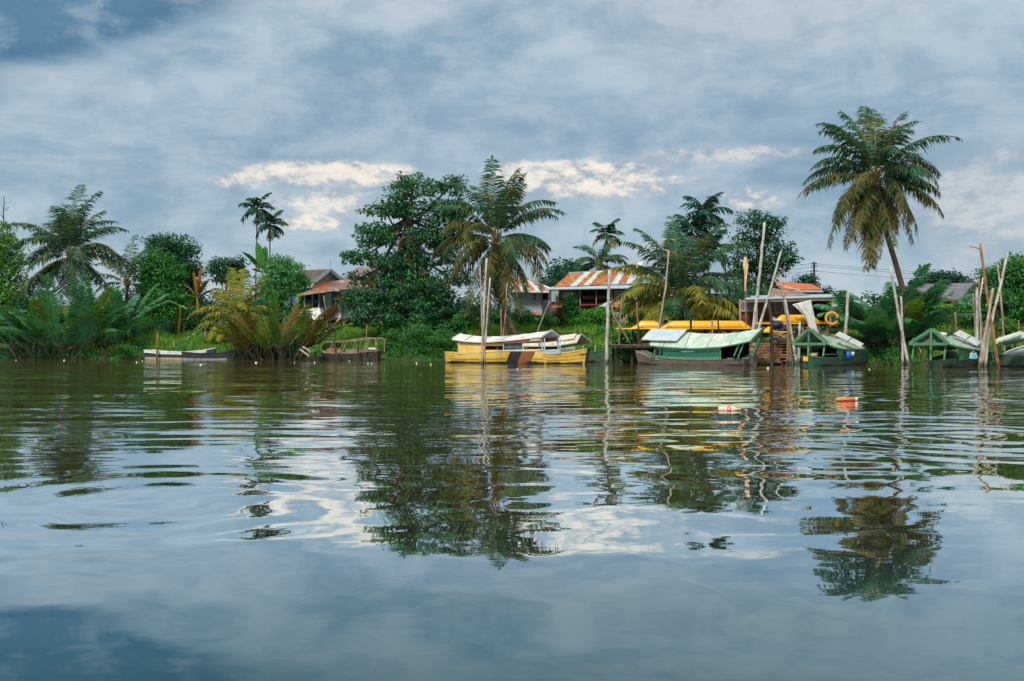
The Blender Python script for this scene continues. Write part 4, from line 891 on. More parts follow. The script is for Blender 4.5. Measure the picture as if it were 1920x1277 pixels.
# orange roof beyond it
t = house('village_house', 'house with bright orange roof beyond the timber boathouse', 1500, 88)
m = MB(); pq(m, [(1478, 545, 86), (1542, 545, 86), (1522, 534.5, 91), (1466, 530.5, 91)], .1); pq(m, [(1433, 528, 90), (1478, 545, 86), (1466, 530.5, 91), (1440, 526, 93)], .08); m.build('roof', M['orange'], t)
MB().beam(P(1490, 546, 85.9), P(1543, 546.5, 85.9), .06, .16).build('fascia', M['bluewhite'], t); MB().beam(P(1433, 528.5, 89.9), P(1500, 545, 85.7), .06, .16).build('bargeboard', M['white'], t)
wall(t, [(1478, 600, 86.6), (1538, 600, 86.6), (1538, 546, 86.6), (1478, 546, 86.6)], 'yellowwall'); window(t, 1513, 548, 1520, 553, 86.4, 'glass', 1, 'white')
wall(t, [(1436, 600, 90), (1478, 600, 86.6), (1478, 546, 86.6), (1436, 530, 90)], 'mintd')
m = MB()
# mint green house
t = house('village_house', 'mint green house under an old slate-grey sheet roof', 1780, 90)
sheets(t, (1714, 546, 86), (1797, 565, 83), (1826, 531.5, 92), (1712, 534, 92), [0, .14, .3, .44, .6, .74, .88, 1], ['slate']*7)
sheets(t, (1797, 564, 83.4), (1826, 556, 88), (1835, 532, 92), (1826, 531.5, 92), [0, .5, 1], ['slate']*2)
MB().beam(P(1713, 533.6, 92), P(1830, 531, 92), .14, .1).build('ridge_cap', M['slate'], t)
m = MB(); m.beam(P(1714, 547, 85.9), P(1797, 566, 82.9), .07, .2); m.build('fascia', M['brownpaint'], t)
wall(t, [(1718, 600, 88), (1743, 600, 86.5), (1743, 557, 86.5), (1718, 551, 88)], 'mint')
wall(t, [(1743, 600, 86.5), (1812, 600, 84.5), (1812, 566, 84.5), (1743, 557, 86.5)], 'mintd')
for bx in (1743, 1764, 1779): MB().beam(P(bx, 600, 85.6), P(bx, 560, 85.6), .12).build('post', M['brownpaint'], t)
window(t, 1747, 566, 1754, 580, 86.3, 'glass', 1, 'mint', 86.1); window(t, 1784, 570, 1792, 584, 85.2, 'glass', 1, 'mint', 85.)
wall(t, [(1768, 590, 85.7), (1776, 590, 85.5), (1776, 566, 85.5), (1768, 565, 85.7)], 'black', 'door', .03)
m = MB(); m.tube([P(1765, 557, 86), P(1768, 550, 86)], .03, 5)
g = [[P(1762+4*math.cos(a)*r, 551+3.5*math.sin(a)*r, 85.8-.1*r) for r in (0.05, .5, 1)] for a in np.linspace(0, 6.28, 13)]
m.sheet(g, .01, (0, 1, 0)); m.build('satellite_dish', M['blackpaint'], t)

# power pole
t = thing('power_pole', 'dark power pole with short crossarms and a street lamp behind the boathouse', 'power pole', P(1530, 620, 112)-V((0, 0, .3)))
MB().tube([P(1530, 630, 112), P(1528, 560, 112), P(1526, 491, 112)], [.16, .14, .1], 7).build('shaft', M['darkwood'], t)
m = MB()
for y, w in ((494, 6), (497.5, 5), (501, 6), (508, 7)): m.beam(P(1526.4-w, y, 111.9), P(1526.4+w, y-.5, 111.9), .07)
m.build('crossarm', M['darkwood'], t)
m = MB(); m.tube([P(1527, 516, 112), P(1523, 514, 111.6)], .03, 5); m.ball(P(1521.5, 514.5, 111.5), .2, .7); m.build('lamp', M['blackpaint'], t)
wl = [('topmost overhead wire running right from the power pole', 1526, 494, 2300, 497, 1.2), ('middle overhead wire running right from the power pole', 1526, 498, 2300, 503, 1.2), ('lowest overhead wire running right from the power pole', 1527, 508, 2300, 520, 1.),
      ('topmost overhead wire running left from the power pole', 1526, 494, 700, 533, .8), ('middle overhead wire running left from the power pole', 1526, 501, 700, 540, .8), ('lowest overhead wire running left from the power pole', 1527, 508, 700, 547, .8)]
for lab, xa, ya, xb, y_b, sg in wl:
    a, b = P(xa, ya, 112), P(xb, y_b, 112+(10 if xb > 1526 else 14)); m = MB()
    m.tube([a.lerp(b, i/16)-V((0, 0, sg*4*(i/16)*(1-i/16))) for i in range(17)], .018, 4); tag(m.build('power_line', M['wire']), lab, 'power line', 'overhead wires')

# ---- bamboo poles and stakes
def pole(name, label, D, pts, r, m, ground=True, group='mooring poles', cat='pole', branch=None):
    w = [P(a, b, D) for a, b in pts]
    if ground:                                  # follow the pole's own line down into the river bed
        d = (w[-1]-w[-2]).normalized(); fl = min(0, float(gz(w[-1].x, D)))-.35 if gz(w[-1].x, D) < .1 else float(gz(w[-1].x, D))-.2
        if d.z < -.2 and w[-1].z > fl: w.append(w[-1]+d*((w[-1].z-fl)/-d.z))
    pp = [w[0]]
    for a, b in zip(w, w[1:]):
        n = max(1, int((b-a).length/.45))
        for i in range(n): pp.append(a.lerp(b, (i+1)/n)+V((random.gauss(0, .008), 0, 0)))
    N = len(pp); rad = [r*(.72+.4*i/N)*(1.10 if i % 2 else .97) for i in range(N)]
    mb = MB(); mb.tube(pp, rad, 8)
    if branch: mb.tube([P(*branch[0], D), P(*branch[1], D)], r*.3, 5)
    return tag(mb.build(name, M[m], smooth=True), label, cat, group)
BP, WS = 'bamboo_pole', 'wooden_stake'
pole(BP, 'whitest and tallest of the three poles standing before the yellow boat', 58.7, [(912.5, 484), (907, 580), (904, 680)], .085, 'bleach')
pole(BP, 'thin pinkish pole, left of the three poles before the yellow boat', 58.6, [(900, 497), (903.5, 600), (906.5, 682)], .05, 'pinkpole')
pole(BP, 'bluish-white pole leaning right, shortest of the three before the yellow boat', 58.5, [(919, 520), (911, 630), (903, 683)], .06, 'bleach')
pole(BP, 'short brown stick tied beside the three poles at the yellow boat', 58.4, [(908, 640), (911.5, 682)], .03, 'brownpole')
pole(BP, 'thin reddish pole standing just right of the coconut trunk', 70.5, [(951, 531), (948, 590), (944, 628)], .05, 'pinkpole')
pole(BP, 'short orange-brown pole just left of the red coconut trunk base', 70, [(939, 580), (940.5, 630)], .07, 'brownpole')
pole('leaning_log', 'stout brown log propped diagonally at the foot of the red coconut trunk', 71, [(951, 590), (966, 626)], .15, 'palmbark', cat='log')
pole(BP, 'thick grey post rising beside the cream-roofed boat', 60.2, [(1142.5, 506), (1140, 580), (1137, 683)], .11, 'bleach')
pole(BP, 'dark prop slanting down from the thick grey post to the left jetty', 60.4, [(1146, 570), (1150, 590), (1182, 645)], .055, 'wood', False)
pole(BP, 'thin dark stick leaning between the thick grey post and the left jetty', 60.6, [(1141, 590), (1155, 645)], .03, 'darkwood', False)
pole(BP, 'slim grey upright among the canoe tips near the left jetty', 62.4, [(1166, 560), (1162, 600), (1159, 684)], .06, 'wood')
pole(BP, 'brown twiggy stick leaning on the grassy bank behind the yellow boat', 71, [(1031, 563), (1016, 600), (1005, 630)], .045, 'pinkpole')
pole(BP, 'long pinkish pole slanting up through the golden coconut fronds', 61.5, [(1254, 470), (1248, 540), (1234, 622)], .07, 'pinkpole')
pole(BP, 'short yellowish pole at the left edge of the golden coconut fronds', 63.3, [(1194, 566), (1196, 604)], .07, 'brownpole')
pole(WS, 'dark square-topped stake in front of the stored canoes, leftmost', 60.5, [(1294.5, 583), (1295.5, 622)], .085, 'darkwood')
pole(WS, 'short grey stake in front of the stored canoes, between two dark ones', 60.3, [(1335, 600), (1336, 626)], .075, 'wood')
pole(WS, 'slim dark stake in front of the stored canoes, rightmost', 61.5, [(1345.5, 590), (1347, 617)], .055, 'darkwood')
pole(BP, 'tallest bleached pole left of the boathouse', 59.5, [(1433.5, 417), (1425, 510), (1412, 618)], .10, 'bleach')
pole(BP, 'bleached pole leaning right beside the tallest one at the boathouse', 59.2, [(1464.5, 471), (1444, 545), (1423, 616)], .085, 'bleach')
pole(BP, 'heavy brown pole leaning before the boathouse, broken at the top', 57.3, [(1462.5, 516), (1470, 560), (1477, 600), (1481, 683)], .10, 'pinkpole')
pole(BP, 'white pole leaning down to the waterline beside the ramp', 57.0, [(1472, 560), (1483, 620), (1494, 684)], .075, 'bleach')
pole(WS, 'thick dark post at the foot of the plank ramp', 56.6, [(1441.5, 562), (1446.5, 605), (1447.5, 685)], .105, 'darkwood')
pole(WS, 'short white post at the edge of the cluttered platform', 58.6, [(1499.5, 602), (1498.5, 636)], .085, 'bleach')
pole(WS, 'worn brown post standing in the water left of the second green boat', 56.8, [(1478, 600), (1475, 684)], .05, 'brownpole')
pole(BP, 'thick whitish post between the lifebuoy and the tall nipa fronds', 57.8, [(1591, 539), (1588, 590), (1580, 686)], .105, 'bleach')
pole(BP, 'long whitish pole leaning against the trunk of the tallest palm', 56.5, [(1669, 500), (1685, 590), (1704, 688)], .09, 'bleach')
pole(BP, 'shorter straight pole crossing the leaning one below the tallest palm', 56.6, [(1689.5, 556), (1692, 620), (1692.5, 689)], .075, 'bleach')
RG = 'crowd of poles at the right moorings'
pole(BP, 'tall pole with a blackened tip and side twig in the right-hand crowd', 51.6, [(1838, 457), (1845, 510), (1855, 580), (1872.5, 690)], .085, 'brownpole', group=RG, branch=((1838, 467), (1818, 461)))
pole(BP, 'grey dark-tipped pole leaning right in the right-hand crowd', 53, [(1889, 474), (1877, 530), (1860, 600)], .085, 'bleach', group=RG)
pole(BP, 'brown-tipped thin pole rising behind the grey leaning one', 55, [(1870, 494), (1875, 540), (1879, 590), (1882, 632)], .06, 'pinkpole', group=RG)
pole(BP, 'thickest straight grey post in the right-hand crowd', 54, [(1832, 539), (1832.5, 634)], .10, 'bleach', group=RG)
pole(BP, 'slender grey post left of the thickest straight one', 54.2, [(1824.5, 550), (1829.5, 634)], .055, 'wood', group=RG)
pole(BP, 'orange-brown thin pole right of the thickest straight post', 53.8, [(1835, 521), (1837, 570), (1842, 634)], .06, 'brownpole', group=RG)
pole(BP, 'short whitish forked stick crossing the orange-brown thin pole', 53.7, [(1843, 521), (1840, 545), (1836, 562), (1838, 600)], .05, 'bleach', group=RG)
pole(BP, 'pinkish-brown pole leaning left across the end of the third green boat', 51.4, [(1862, 540), (1852, 600), (1836, 689)], .09, 'pinkpole', group=RG)
pole(BP, 'white pole standing between the two crossing brown poles', 51.8, [(1856, 580), (1853, 620), (1848, 683)], .085, 'bleach', group=RG)
pole(WS, 'short orange stake above the roof of the third green boat', 56.5, [(1791, 585), (1793, 624)], .06, 'brownpole', group=RG)
pole(WS, 'dark stump leaning beside the short orange stake', 56.3, [(1787, 606), (1784, 624)], .07, 'darkwood', group=RG)
pole(WS, 'dark brown stake with a cross stick behind the crossing poles', 55, [(1869.5, 582), (1869, 634)], .06, 'darkwood', group=RG, branch=((1862, 609), (1873, 607)))
pole(WS, 'thin orange-tipped stake at the far right bank', 58, [(1910, 600), (1909.5, 626)], .04, 'brownpole', group=RG)
pole(WS, 'yellowish mooring stick standing in the blue sampan', 74.0, [(295.5, 624), (294.5, 660)], .07, 'brownpole')
pole(WS, 'pale thin post below the golden young palm', 79, [(385.5, 602), (385, 646)], .07, 'bleach')
pole(BP, 'white stick slanting down to the grass left of the golden young palm', 78.8, [(387, 611), (346, 638)], .05, 'bleach', False)
pole(WS, 'short stick in the grass behind the blue sampan', 76, [(326, 640), (326, 660)], .05, 'pinkpole')
pole(BP, 'thin brown pole before the stilt house porch, above the wreck', 76, [(607, 554), (613, 600), (618, 650)], .06, 'wood')
pole(BP, 'curved white pole sloping from the stilt house to the wreck', 76.5, [(638, 596), (624, 613), (598, 632)], .09, 'bleach', False)
pole(WS, 'dark gnarled stake standing in front of the wrecked boat', 70.3, [(625, 636), (629, 655), (632, 674)], .09, 'darkwood')
pole(WS, 'slim dark stick left of the wrecked boat frame', 71.5, [(628, 604), (630, 658)], .04, 'darkwood')
pole(WS, 'dark stake at the middle of the wrecked boat', 70.2, [(671, 638), (672, 674)], .06, 'darkwood')
pole(WS, 'thin stick at the right of the wrecked boat frame', 72, [(688, 612), (686, 650)], .04, 'wood')
# flagpole
t = thing('flagpole', 'thin flagpole with a limp faded flag left of the tallest bleached pole', 'flagpole', P(1398.7, 640, 60))
MB().tube([P(1397.5, 478, 60), P(1398, 560, 60), P(1399.2, 645, 60)], [.025, .03, .035], 6).build('shaft', M['wood'], t)
g = []
for i in range(15):
    u = i/14; w = .10+.22*math.sin(math.pi*min(1, u*1.1+.1))*(1 if u < .35 else .45); g.append([P(1397.4, 482+u*66, 60)+V((w*(v/4-.45), -.05+.06*math.sin(v*1.9+u*9), 0)) for v in range(5)])
MB().sheet(g, .01, (0, 1, 0)).build('flag', M['flagc'], t, smooth=True)

# ---- jetties, ramp, canoe racks
t = thing('jetty', 'low dark plank jetty reaching from the thick grey post to the long green boat', 'jetty', P(1180, 672, 61)-V((0, 0, .3)), 'jetties')
m = MB()
for k in range(9): m.beam(P(1141, 646.5, 60.6+k*.42), P(1222, 648-.1*k, 60.6+k*.42), .38, .05)
m.build('deck', M['wood'], t)
for q in ((649, 650.5, 60.4), (648, 649.5, 63.8)): MB().beam(P(1140, q[0], q[2]), P(1222, q[1], q[2]), .1, .16).build('bearer', M['darkwood'], t)
for bx, d in ((1158, 60.9), (1185, 60.9), (1212, 60.9), (1150, 63.5), (1205, 63.5)): MB().tube([P(bx, 652, d)*1.0, V((P(bx, 652, d).x, d, -.5))], .08, 6).build('leg', M['darkwood'], t)
t = thing('landing_stage', 'broad weathered landing stage carrying the canoes and clutter behind the boats', 'landing stage', (14, 61, 0), 'jetties')
m = MB()
for k in range(46):
    x = 8.2+k*.245
    if x > 19.2: break
    m.box(ID, x, x+.225, 59.3, 67.2, 1.12+.012*(k % 3), 1.17+.012*(k % 3))
m.build('deck', M['wood'], t)
for y in (59.5, 62.5, 65.5): MB().box(ID, 8.1, 19.3, y-.08, y+.08, .93, 1.115).build('bearer', M['darkwood'], t)
for x in (8.4, 10.6, 12.8, 15., 17.2, 19.):
    for y in (59.4, 62.4, 65.4): MB().tube([(x, y, -.6), (x+.03, y, .94)], [.1, .085], 7).build('leg', M['darkwood'], t)
m = MB(); m.box(ID, 8.3, 19.1, 66.2, 66.3, -.2, 1.0); m.build('dark_void_sheet', M['black'], t)  # black sheet added for the darkness under the deck
t = thing('ramp', 'plank ramp sloping down to the water right of the long green boat', 'ramp', (14.4, 57.8, 0), 'jetties')
m = MB()
for k in range(13):
    u = k/12; y = 59.3-2.3*u; z = 1.12-1.0*u; m.box(ID, 13.15+random.uniform(-.04, .04), 15.35+random.uniform(-.06, .1)-(.4 if k > 9 else 0), y-.075, y+.075, z, z+.045)
m.build('plank', M['redplank'], t)
for x in (13.5, 15.0): MB().beam((x, 59.4, 1.04), (x, 56.9, -.02), .09, .12).build('stringer', M['darkwood'], t)
m = MB()
for k in range(6): m.beam((15.3, 58.6, .2+.17*k), (16.5, 58.75, .2+.17*k), .14, .04)
t2 = thing('jetty_steps', 'broken plank steps between the ramp and the second green boat', 'steps', (15.9, 58.6, 0), 'jetties')
m.build('plank', M['redplank'], t2)
for x in (15.32, 16.5): MB().tube([(x, 58.72, -.4), (x, 58.8, 1.25)], .07, 6).build('post', M['darkwood'], t2)

t = thing('canoe_rack', 'dark timber rack under the long yellow canoes', 'canoe rack', (11.5, 63.8, 1.17), 'racks for canoes')
for px in (1192, 1262, 1330, 1398):
    x = P(px, 620, 63.8).x
    for y in (62.6, 65.2): MB().tube([(x, y, .4), (x, y, 2.0)], .07, 6).build('post', M['darkwood'], t)
    MB().beam((x, 62.4, 2.02), (x, 65.4, 2.02), .10, .1).build('crossbeam', M['darkwood'], t)
t = thing('canoe_rack', 'rack under the upper yellow canoe before the boathouse', 'canoe rack', (17., 61.6, 1.17), 'racks for canoes')
for px in (1452, 1500, 1546):
    x = P(px, 620, 61.6).x
    for y in (61.0, 62.6): MB().tube([(x, y, 1.17), (x, y, 2.27)], .06, 6).build('post', M['wood'], t)
    MB().beam((x, 60.8, 2.3), (x, 62.8, 2.3), .09, .09).build('crossbeam', M['darkwood'], t)

def canoe(label, a, b, z, H=.48, B=.36, lip=.10, tipend=1.1):
    """racing canoe lying keel up, a thin tongue at each end"""
    a, b = V(a), V(b); L = (b-a).length; yaw = math.atan2(b.y-a.y, b.x-a.x); o = (a+b)/2; fr = Fr((o.x, o.y, z), yaw)
    t = thing('canoe', label, 'canoe', (o.x, o.y, z), 'yellow canoes stored keel up')
    rings = []; N = 28
    for i in range(N+1):
        s = i/N; x = -L/2+L*s; e = min(s, 1-s)*L
        h = H*min(1, max(.10, .10+(e-tipend)/.55)) if e > tipend*.8 else H*.10
        w = B*min(1, .25+.75*(min(e, 3)/3)**.7)
        rings.append([fr(x, -w, 0), fr(x, -w*.98, h*.35), fr(x, -w*.72, h*.8), fr(x, -w*.3, h), fr(x, w*.3, h), fr(x, w*.72, h*.8), fr(x, w*.98, h*.35), fr(x, w, 0)])
    MB().loft(rings).build('hull', M['ycanoe'], t, smooth=True)
    for sg in (-1, 1):
        m = MB(); pts = []
        for i in range(N+1):
            s = i/N; x = -L/2+L*s; e = min(s, 1-s)*L; w = B*min(1, .25+.75*(min(e, 3)/3)**.7); pts.append(fr(x, sg*(w+.03), -.02))
        m.tube(pts, .045, 5); m.build('gunwale', M['ycanoe'], t, smooth=True)
    return t
canoe('longest yellow canoe, its tongue reaching furthest left over the bank', P(1154, 619, 65)*1, P(1424, 622, 64.2), 2.10, .5)
canoe('yellow canoe lying just in front of the longest one, partly under it', P(1206, 622, 62.9), P(1442, 624, 62.2), 2.09, .46)
canoe('yellow canoe on the higher rack before the boathouse windows', P(1415, 609, 61.7), P(1572, 605, 61.9), 2.38, .52)
canoe('lower yellow canoe beneath the higher one, half hidden by the poles', P(1392, 622, 61.2), P(1490, 622, 61.0), 1.86, .36, .3)
canoe('old yellow canoe seen behind the higher one, against the wall', P(1430, 612, 64.6), P(1566, 610, 64.6), 2.55, .5)

# lifebuoy, tarpaulins, clutter
t = thing('lifebuoy', 'orange ring lifebuoy hung from the boathouse roof on a rope', 'lifebuoy', P(1559.5, 597, 59.3))
m = MB(); c = P(1559.5, 597, 59.3); r0, r1 = .34, .075; rg = []
for i in range(28):
    a = 2*math.pi*i/28; d = V((math.cos(a), 0, math.sin(a))); rg.append([c+d*r0+d*r1*math.cos(b*math.pi/5)+V((0, r1*math.sin(b*math.pi/5), 0)) for b in range(10)])
rg.append(rg[0]); m.loft(rg, caps=False); m.build('ring', M['buoy'], t, smooth=True)
MB().tube([c+V((0, 0, r0)), P(1562, 560, 61.5)], .015, 5).build('rope', M['rope'], t)
for i, a in enumerate((20, 110, 200, 290)):
    d = V((math.cos(R(a)), 0, math.sin(R(a)))); MB().tube([c+d*(r0-.06), c+d*(r0+.06)], .082, 8).build('band', M['sack'], t)
L_ = [(1485, 571), (1496, 580), (1508, 592), (1514, 606), (1516, 618), (1519, 634)]; R_ = [(1520.5, 562), (1523, 575), (1527, 590), (1530, 604), (1534, 618), (1540, 632)]
g = []
for i in range(26):
    u = i/25*5; k = min(4, int(u)); f = u-k; l = [L_[k][j]*(1-f)+L_[k+1][j]*f for j in (0, 1)]; r_ = [R_[k][j]*(1-f)+R_[k+1][j]*f for j in (0, 1)]
    g.append([P(l[0]+(r_[0]-l[0])*v/12, l[1]+(r_[1]-l[1])*v/12, 60.85-.04*u+.07*math.sin(v*1.5+u*.5)) for v in range(13)])
tag(MB().sheet(g, .015, (0, 1, 0)).build('tarpaulin', M['tarp'], smooth=True), 'long white tarpaulin hanging from the boathouse roof like a curtain', 'tarpaulin')
t = thing('draped_tarpaulin', 'dark purple and pale tarpaulin slung over the post by the ramp', 'tarpaulin', P(1462, 622, 58))
def sag(x0, y0, x1, y1, depth, D, m, name, hgt=12):
    g = []
    for i in range(11):
        u = i/10; row = []
        for j in range(9):
            v = j/8; row.append(P(x0+(x1-x0)*u, y0+(y1-y0)*u+depth*math.sin(math.pi*u)*(.35+.65*v)+hgt*v*(1-.3*u), D+.12*math.sin(u*9+v*5)+.25*v*(1-v)))
        g.append(row)
    MB().sheet(g, .015, (0, 1, 0)).build(name, M[m], t, smooth=True)
sag(1446, 591, 1475, 607, 4, 58.0, 'paletarp', 'upper_fold', 9); sag(1448, 600, 1476, 608, 9, 57.8, 'purple', 'lower_fold', 9)
def box(label, px, py, w, h, D, m, lid='wood', name='crate', cat='crate', g='clutter on the landing stage'):
    a = P(px-w/2, py, D); W_, H_ = w/F*D, h/F*D; fr = Fr((a.x, a.y, max(a.z, 1.2))); t = thing(name, label, cat, fr(W_/2, .2, 0), g)
    MB().box(fr, 0, W_, 0, .4, 0, H_*.9).build('body', M[m], t)
    mm = MB()
    for k in range(3): mm.box(fr, -.012, W_+.012, -.012, .412, H_*(.1+.33*k), H_*(.2+.33*k))
    mm.build('slat', M[lid], t); return t
def bucket(label, px, py, r, h, D, m, z=None, name='bucket', cat='bucket', g='clutter on the landing stage', lid=True):
    c = P(px, py, D)
    if z is not None: c.z = z
    t = thing(name, label, cat, c, g)
    rg = [[c+V((math.cos(a)*q, math.sin(a)*q, zz)) for a in np.linspace(0, 2*math.pi, 15)[:-1]] for q, zz in ((r*.8, 0), (r, h), (r*.92, h), (r*.75, .03))]
    MB().loft(rg, caps=True).build('body', M[m], t, smooth=True)
    MB().tube([c+V((r*math.cos(a), 0, h+r*.9*math.sin(a))) for a in np.linspace(0, math.pi, 9)], .008, 4).build('handle', M['wire'], t); return t
box('brown slatted crate under the higher canoe rack', 1531, 634, 14, 12, 60.4, 'wood')
box('grey slatted crate beside the white tarpaulin foot', 1548, 634, 12, 14, 60.6, 'greywall')
box('small dark crate by the short white post', 1508, 634, 11, 11, 60.2, 'darkwood')
box('pinkish crate below the lifebuoy', 1562, 634, 13, 9, 60.2, 'pinkwall')
bucket('green bucket behind the white tarpaulin', 1541, 622, .13, .3, 61, 'grd', 1.7); bucket('blue bucket beside the short white post', 1504, 630, .1, .35, 59.8, 'blue', 1.22)
bucket('white tub below the lifebuoy', 1545, 634, .12, .2, 59.9, 'white', 1.22)
def heap(label, x0, x1, y, D, m, n, seed, zb=1.2):
    r = np.random.RandomState(seed); t = thing('net_pile', label, 'net pile', (P((x0+x1)/2, y, D).x, D, zb), 'clutter on the landing stage'); mb = MB()
    for i in range(n):
        a = P(r.uniform(x0, x1), y, D+r.uniform(0, .6)); a.z = zb+r.uniform(.0, .45)
        b = a+V(tuple(r.normal(size=3)*[.35, .2, .12])); mb.tube([a, a.lerp(b, .5)+V((0, 0, .08)), b], r.uniform(.02, .06), 5)
    mb.build('tangle', M[m], t); return t
heap('tangled heap of pale sticks and net below the draped tarpaulin', 1452, 1476, 634, 58.9, 'wood', 50, 3); heap('dark heap of gear below the higher canoe', 1510, 1560, 632, 61.2, 'purple', 60, 4)
heap('brown heap of driftwood behind the long green boat roof', 1330, 1400, 630, 60.5, 'wood', 50, 6, 1.3)
# white railing of cloths on ladders etc: a short ladder against the platform
t = thing('ladder', 'pale blue ladder leg standing below the tangled heap', 'ladder', (15.9, 57.8, 0))
for x in (15.82, 16.0): MB().tube([(x, 57.7, -.2), (x, 58.1, .95)], .035, 6).build('rail', M['teal'], t)
for k in range(4): MB().tube([(15.82, 57.75+.07*k, .1+.2*k), (16.0, 57.75+.07*k, .1+.2*k)], .02, 5).build('rung', M['teal'], t)
# ---------------------------------------------------------------- boats
def boat_frame(pxs, Ds, pxb, Db):
    a, b = P(pxs, 0, Ds), P(pxb, 0, Db); a.z = b.z = 0
    o = (a+b)/2; return Fr(o, math.atan2(b.y-a.y, b.x-a.x)), (b-a).length
def prof(fr, pts, y):
    q = sorted(fr.at(px, py, y) for px, py in pts); xs = [a for a, _ in q]; zs = [b for _, b in q]
    return (lambda x: float(np.interp(x, xs, zs))), xs[0], xs[-1]
class Hull:
    def __init__(s, L, B, gun, side, sf=.7, bf=.15, keel=-.3, rake=.93, flare=.72, bowp=.62, srake=.97):
        s.L, s.B, s.gun, s.side, s.sf, s.bf, s.keel, s.rake, s.flare, s.bowp, s.srake = L, B, gun, side, sf, bf, keel, rake, flare, bowp, srake
    def w(s, x):
        t = (x+s.L/2)/s.L
        if t < .3: return s.B*(s.sf+(1-s.sf)*math.sin(t/.3*math.pi/2))
        if t > s.bowp: k = (t-s.bowp)/(1-s.bowp); return s.B*max(s.bf, (1-k**2.1)*(1-s.bf)+s.bf)
        return s.B
    def side_pt(s, x, v, sg, out=0.):
        """v 0 at the gunwale, 1 at the bottom edge"""
        w = s.w(x); z0 = s.gun(x); k = s.rake if x > 0 else s.srake
        y = w*(1-(1-s.flare)*v**1.6); return (x*(1-(1-k)*v), sg*(y+out), z0*(1-v)+s.keel*v)
    def build(s, fr, t, m, inner, rim, name='hull'):
        xs = np.linspace(-s.L/2, s.L/2, 22); rings = []
        for x in xs:
            r = [s.side_pt(x, v, -1) for v in (0, .35, .7, 1)]+[s.side_pt(x, v, 1) for v in (1, .7, .35, 0)]
            e = .05
            ri = [(a[0]*.985, a[1]-math.copysign(min(e, abs(a[1])*.5), a[1]), a[2]+(.08 if i in (3, 4) else 0)) for i, a in enumerate(r)]
            rings.append([fr(*p) for p in r]+[fr(*p) for p in ri[::-1]])
        mb = MB(); n = 16; vs = [p for r in rings for p in r]; fs, fi = [], []
        for i in range(21):
            for k in range(n):
                q = (i*n+k, i*n+(k+1) % n, (i+1)*n+(k+1) % n, (i+1)*n+k); (fs if k < 7 else fi).append(q)
        mb.add(vs, fs, 0)
        ofs = mb.n-len(vs)
        mb.f.append((np.array(fi)+ofs, 1))
        for i in (0, 21):                       # transoms
            b = i*n
            mb.f.append((np.array([[b+k for k in range(8)]]), 0)); mb.f.append((np.array([[b+k for k in range(8, 16)]]), 1))
        o = mb.build(name, [M[m], M[inner]], t)
        for v in (.22, .43): s.patch(fr, t, 'plank_seam', 'seam', -s.L/2+.1, s.L/2-.1, v, v+.022, out=.004, n=20)
        s.patch(fr, t, 'waterline_scum', 'scum', -s.L/2+.05, s.L/2-.08, .60, .95, out=.004, n=20)
        for sg in (-1, 1):
            mb = MB(); mb.tube([fr(x, sg*s.w(x), s.gun(x)+.015) for x in xs], .035, 5); mb.build('gunwale', M[rim], t)
        return o
    def patch(s, fr, t, name, m, xa, xb, va, vb, slant=0., sg=None, out=.006, n=8):
        sg = sg or s.side; g = []
        for i in range(n+1):
            u = i/n; g.append([fr(*s.side_pt(xa+(xb-xa)*u-slant*(v-va), v, sg, out)) for v in np.linspace(va, vb, 6)])
        mb = MB(); o = fr(0, sg, 0)-fr(0, 0, 0); mb.sheet(g, -.006, tuple(-o)); return mb.build(name, M[m], t)

def strip(fr, t, name, m, y, items, th=.04, both=False):
    """upright panel: items are (px, top py, bottom py) read on the plane y"""
    sg = 1 if y > 0 else -1
    for s in ((1, -1) if both else (1,)):
        mb = MB(); g = []
        for px, a, b in items:
            x0, z0 = fr.at(px, a, y); x1, z1 = fr.at(px, b, y); g.append([fr(x0, y*s, z0), fr(x1, y*s, z1)])
        d = fr(0, sg*s, 0)-fr(0, 0, 0); mb.sheet(g, th, tuple(d)); o = mb.build(name, M[m], t)
    return o

def roof(fr, t, m, eave, ridge, hw, ridge_y=0., th=.05, N=14, under='black', trim=None, trimr=.04, name='roof', ends=(True, True), sgn=-1):
    ev = sorted(fr.at(px, py, sgn*hw) for px, py in eave); rv = sorted(fr.at(px, py, 0) for px, py in ridge)
    fe = lambda u: (ev[0][0]+(ev[-1][0]-ev[0][0])*u); fq = lambda u: (rv[0][0]+(rv[-1][0]-rv[0][0])*u)
    ez = lambda x: float(np.interp(x, [a for a, _ in ev], [b for _, b in ev])); rz = lambda x: float(np.interp(x, [a for a, _ in rv], [b for _, b in rv]))
    g = []; line = []
    for i in range(N+1):
        u = i/N; a, b = fe(u), fq(u); E = lambda s: fr(a, s*hw, ez(a)); K = fr(b, 0, rz(b))
        bow = V((0, 0, .035)); bow = V((0, 0, .02+.03*math.sin(i*1.9))); K = K+V((0, 0, .015*math.sin(i*2.7))); g.append([E(-1), E(-1).lerp(K, .5)+bow, K, E(1).lerp(K, .5)+bow, E(1)])
    mb = MB(); mb.sheet(g, th); o = mb.build(name, M[m], t)
    for i in range(2, N-1, 3):
        for q in (0, 4): MB().beam(g[i][q].lerp(g[i][2], .03)+V((0, 0, .025)), g[i][q].lerp(g[i][2], .97)+V((0, 0, .03)), .035, .02).build('roof_batten', M['seamlight'], t)
    if trim:
        for e, on in ((0, ends[0]), (N, ends[1])):
            if on:
                for q in (0, 4): MB().beam(g[e][q], g[e][2]+V((0, 0, .004)), trimr*1.2, trimr*2.6).build('bargeboard', M[trim], t)
        for s in (0, 4):
            mb = MB()
            for i in range(N): mb.beam(g[i][s]-V((0, 0, .03)), g[i+1][s]-V((0, 0, .03)), trimr, trimr*1.6)
            mb.build('eave_trim', M[trim], t)
    return g, o
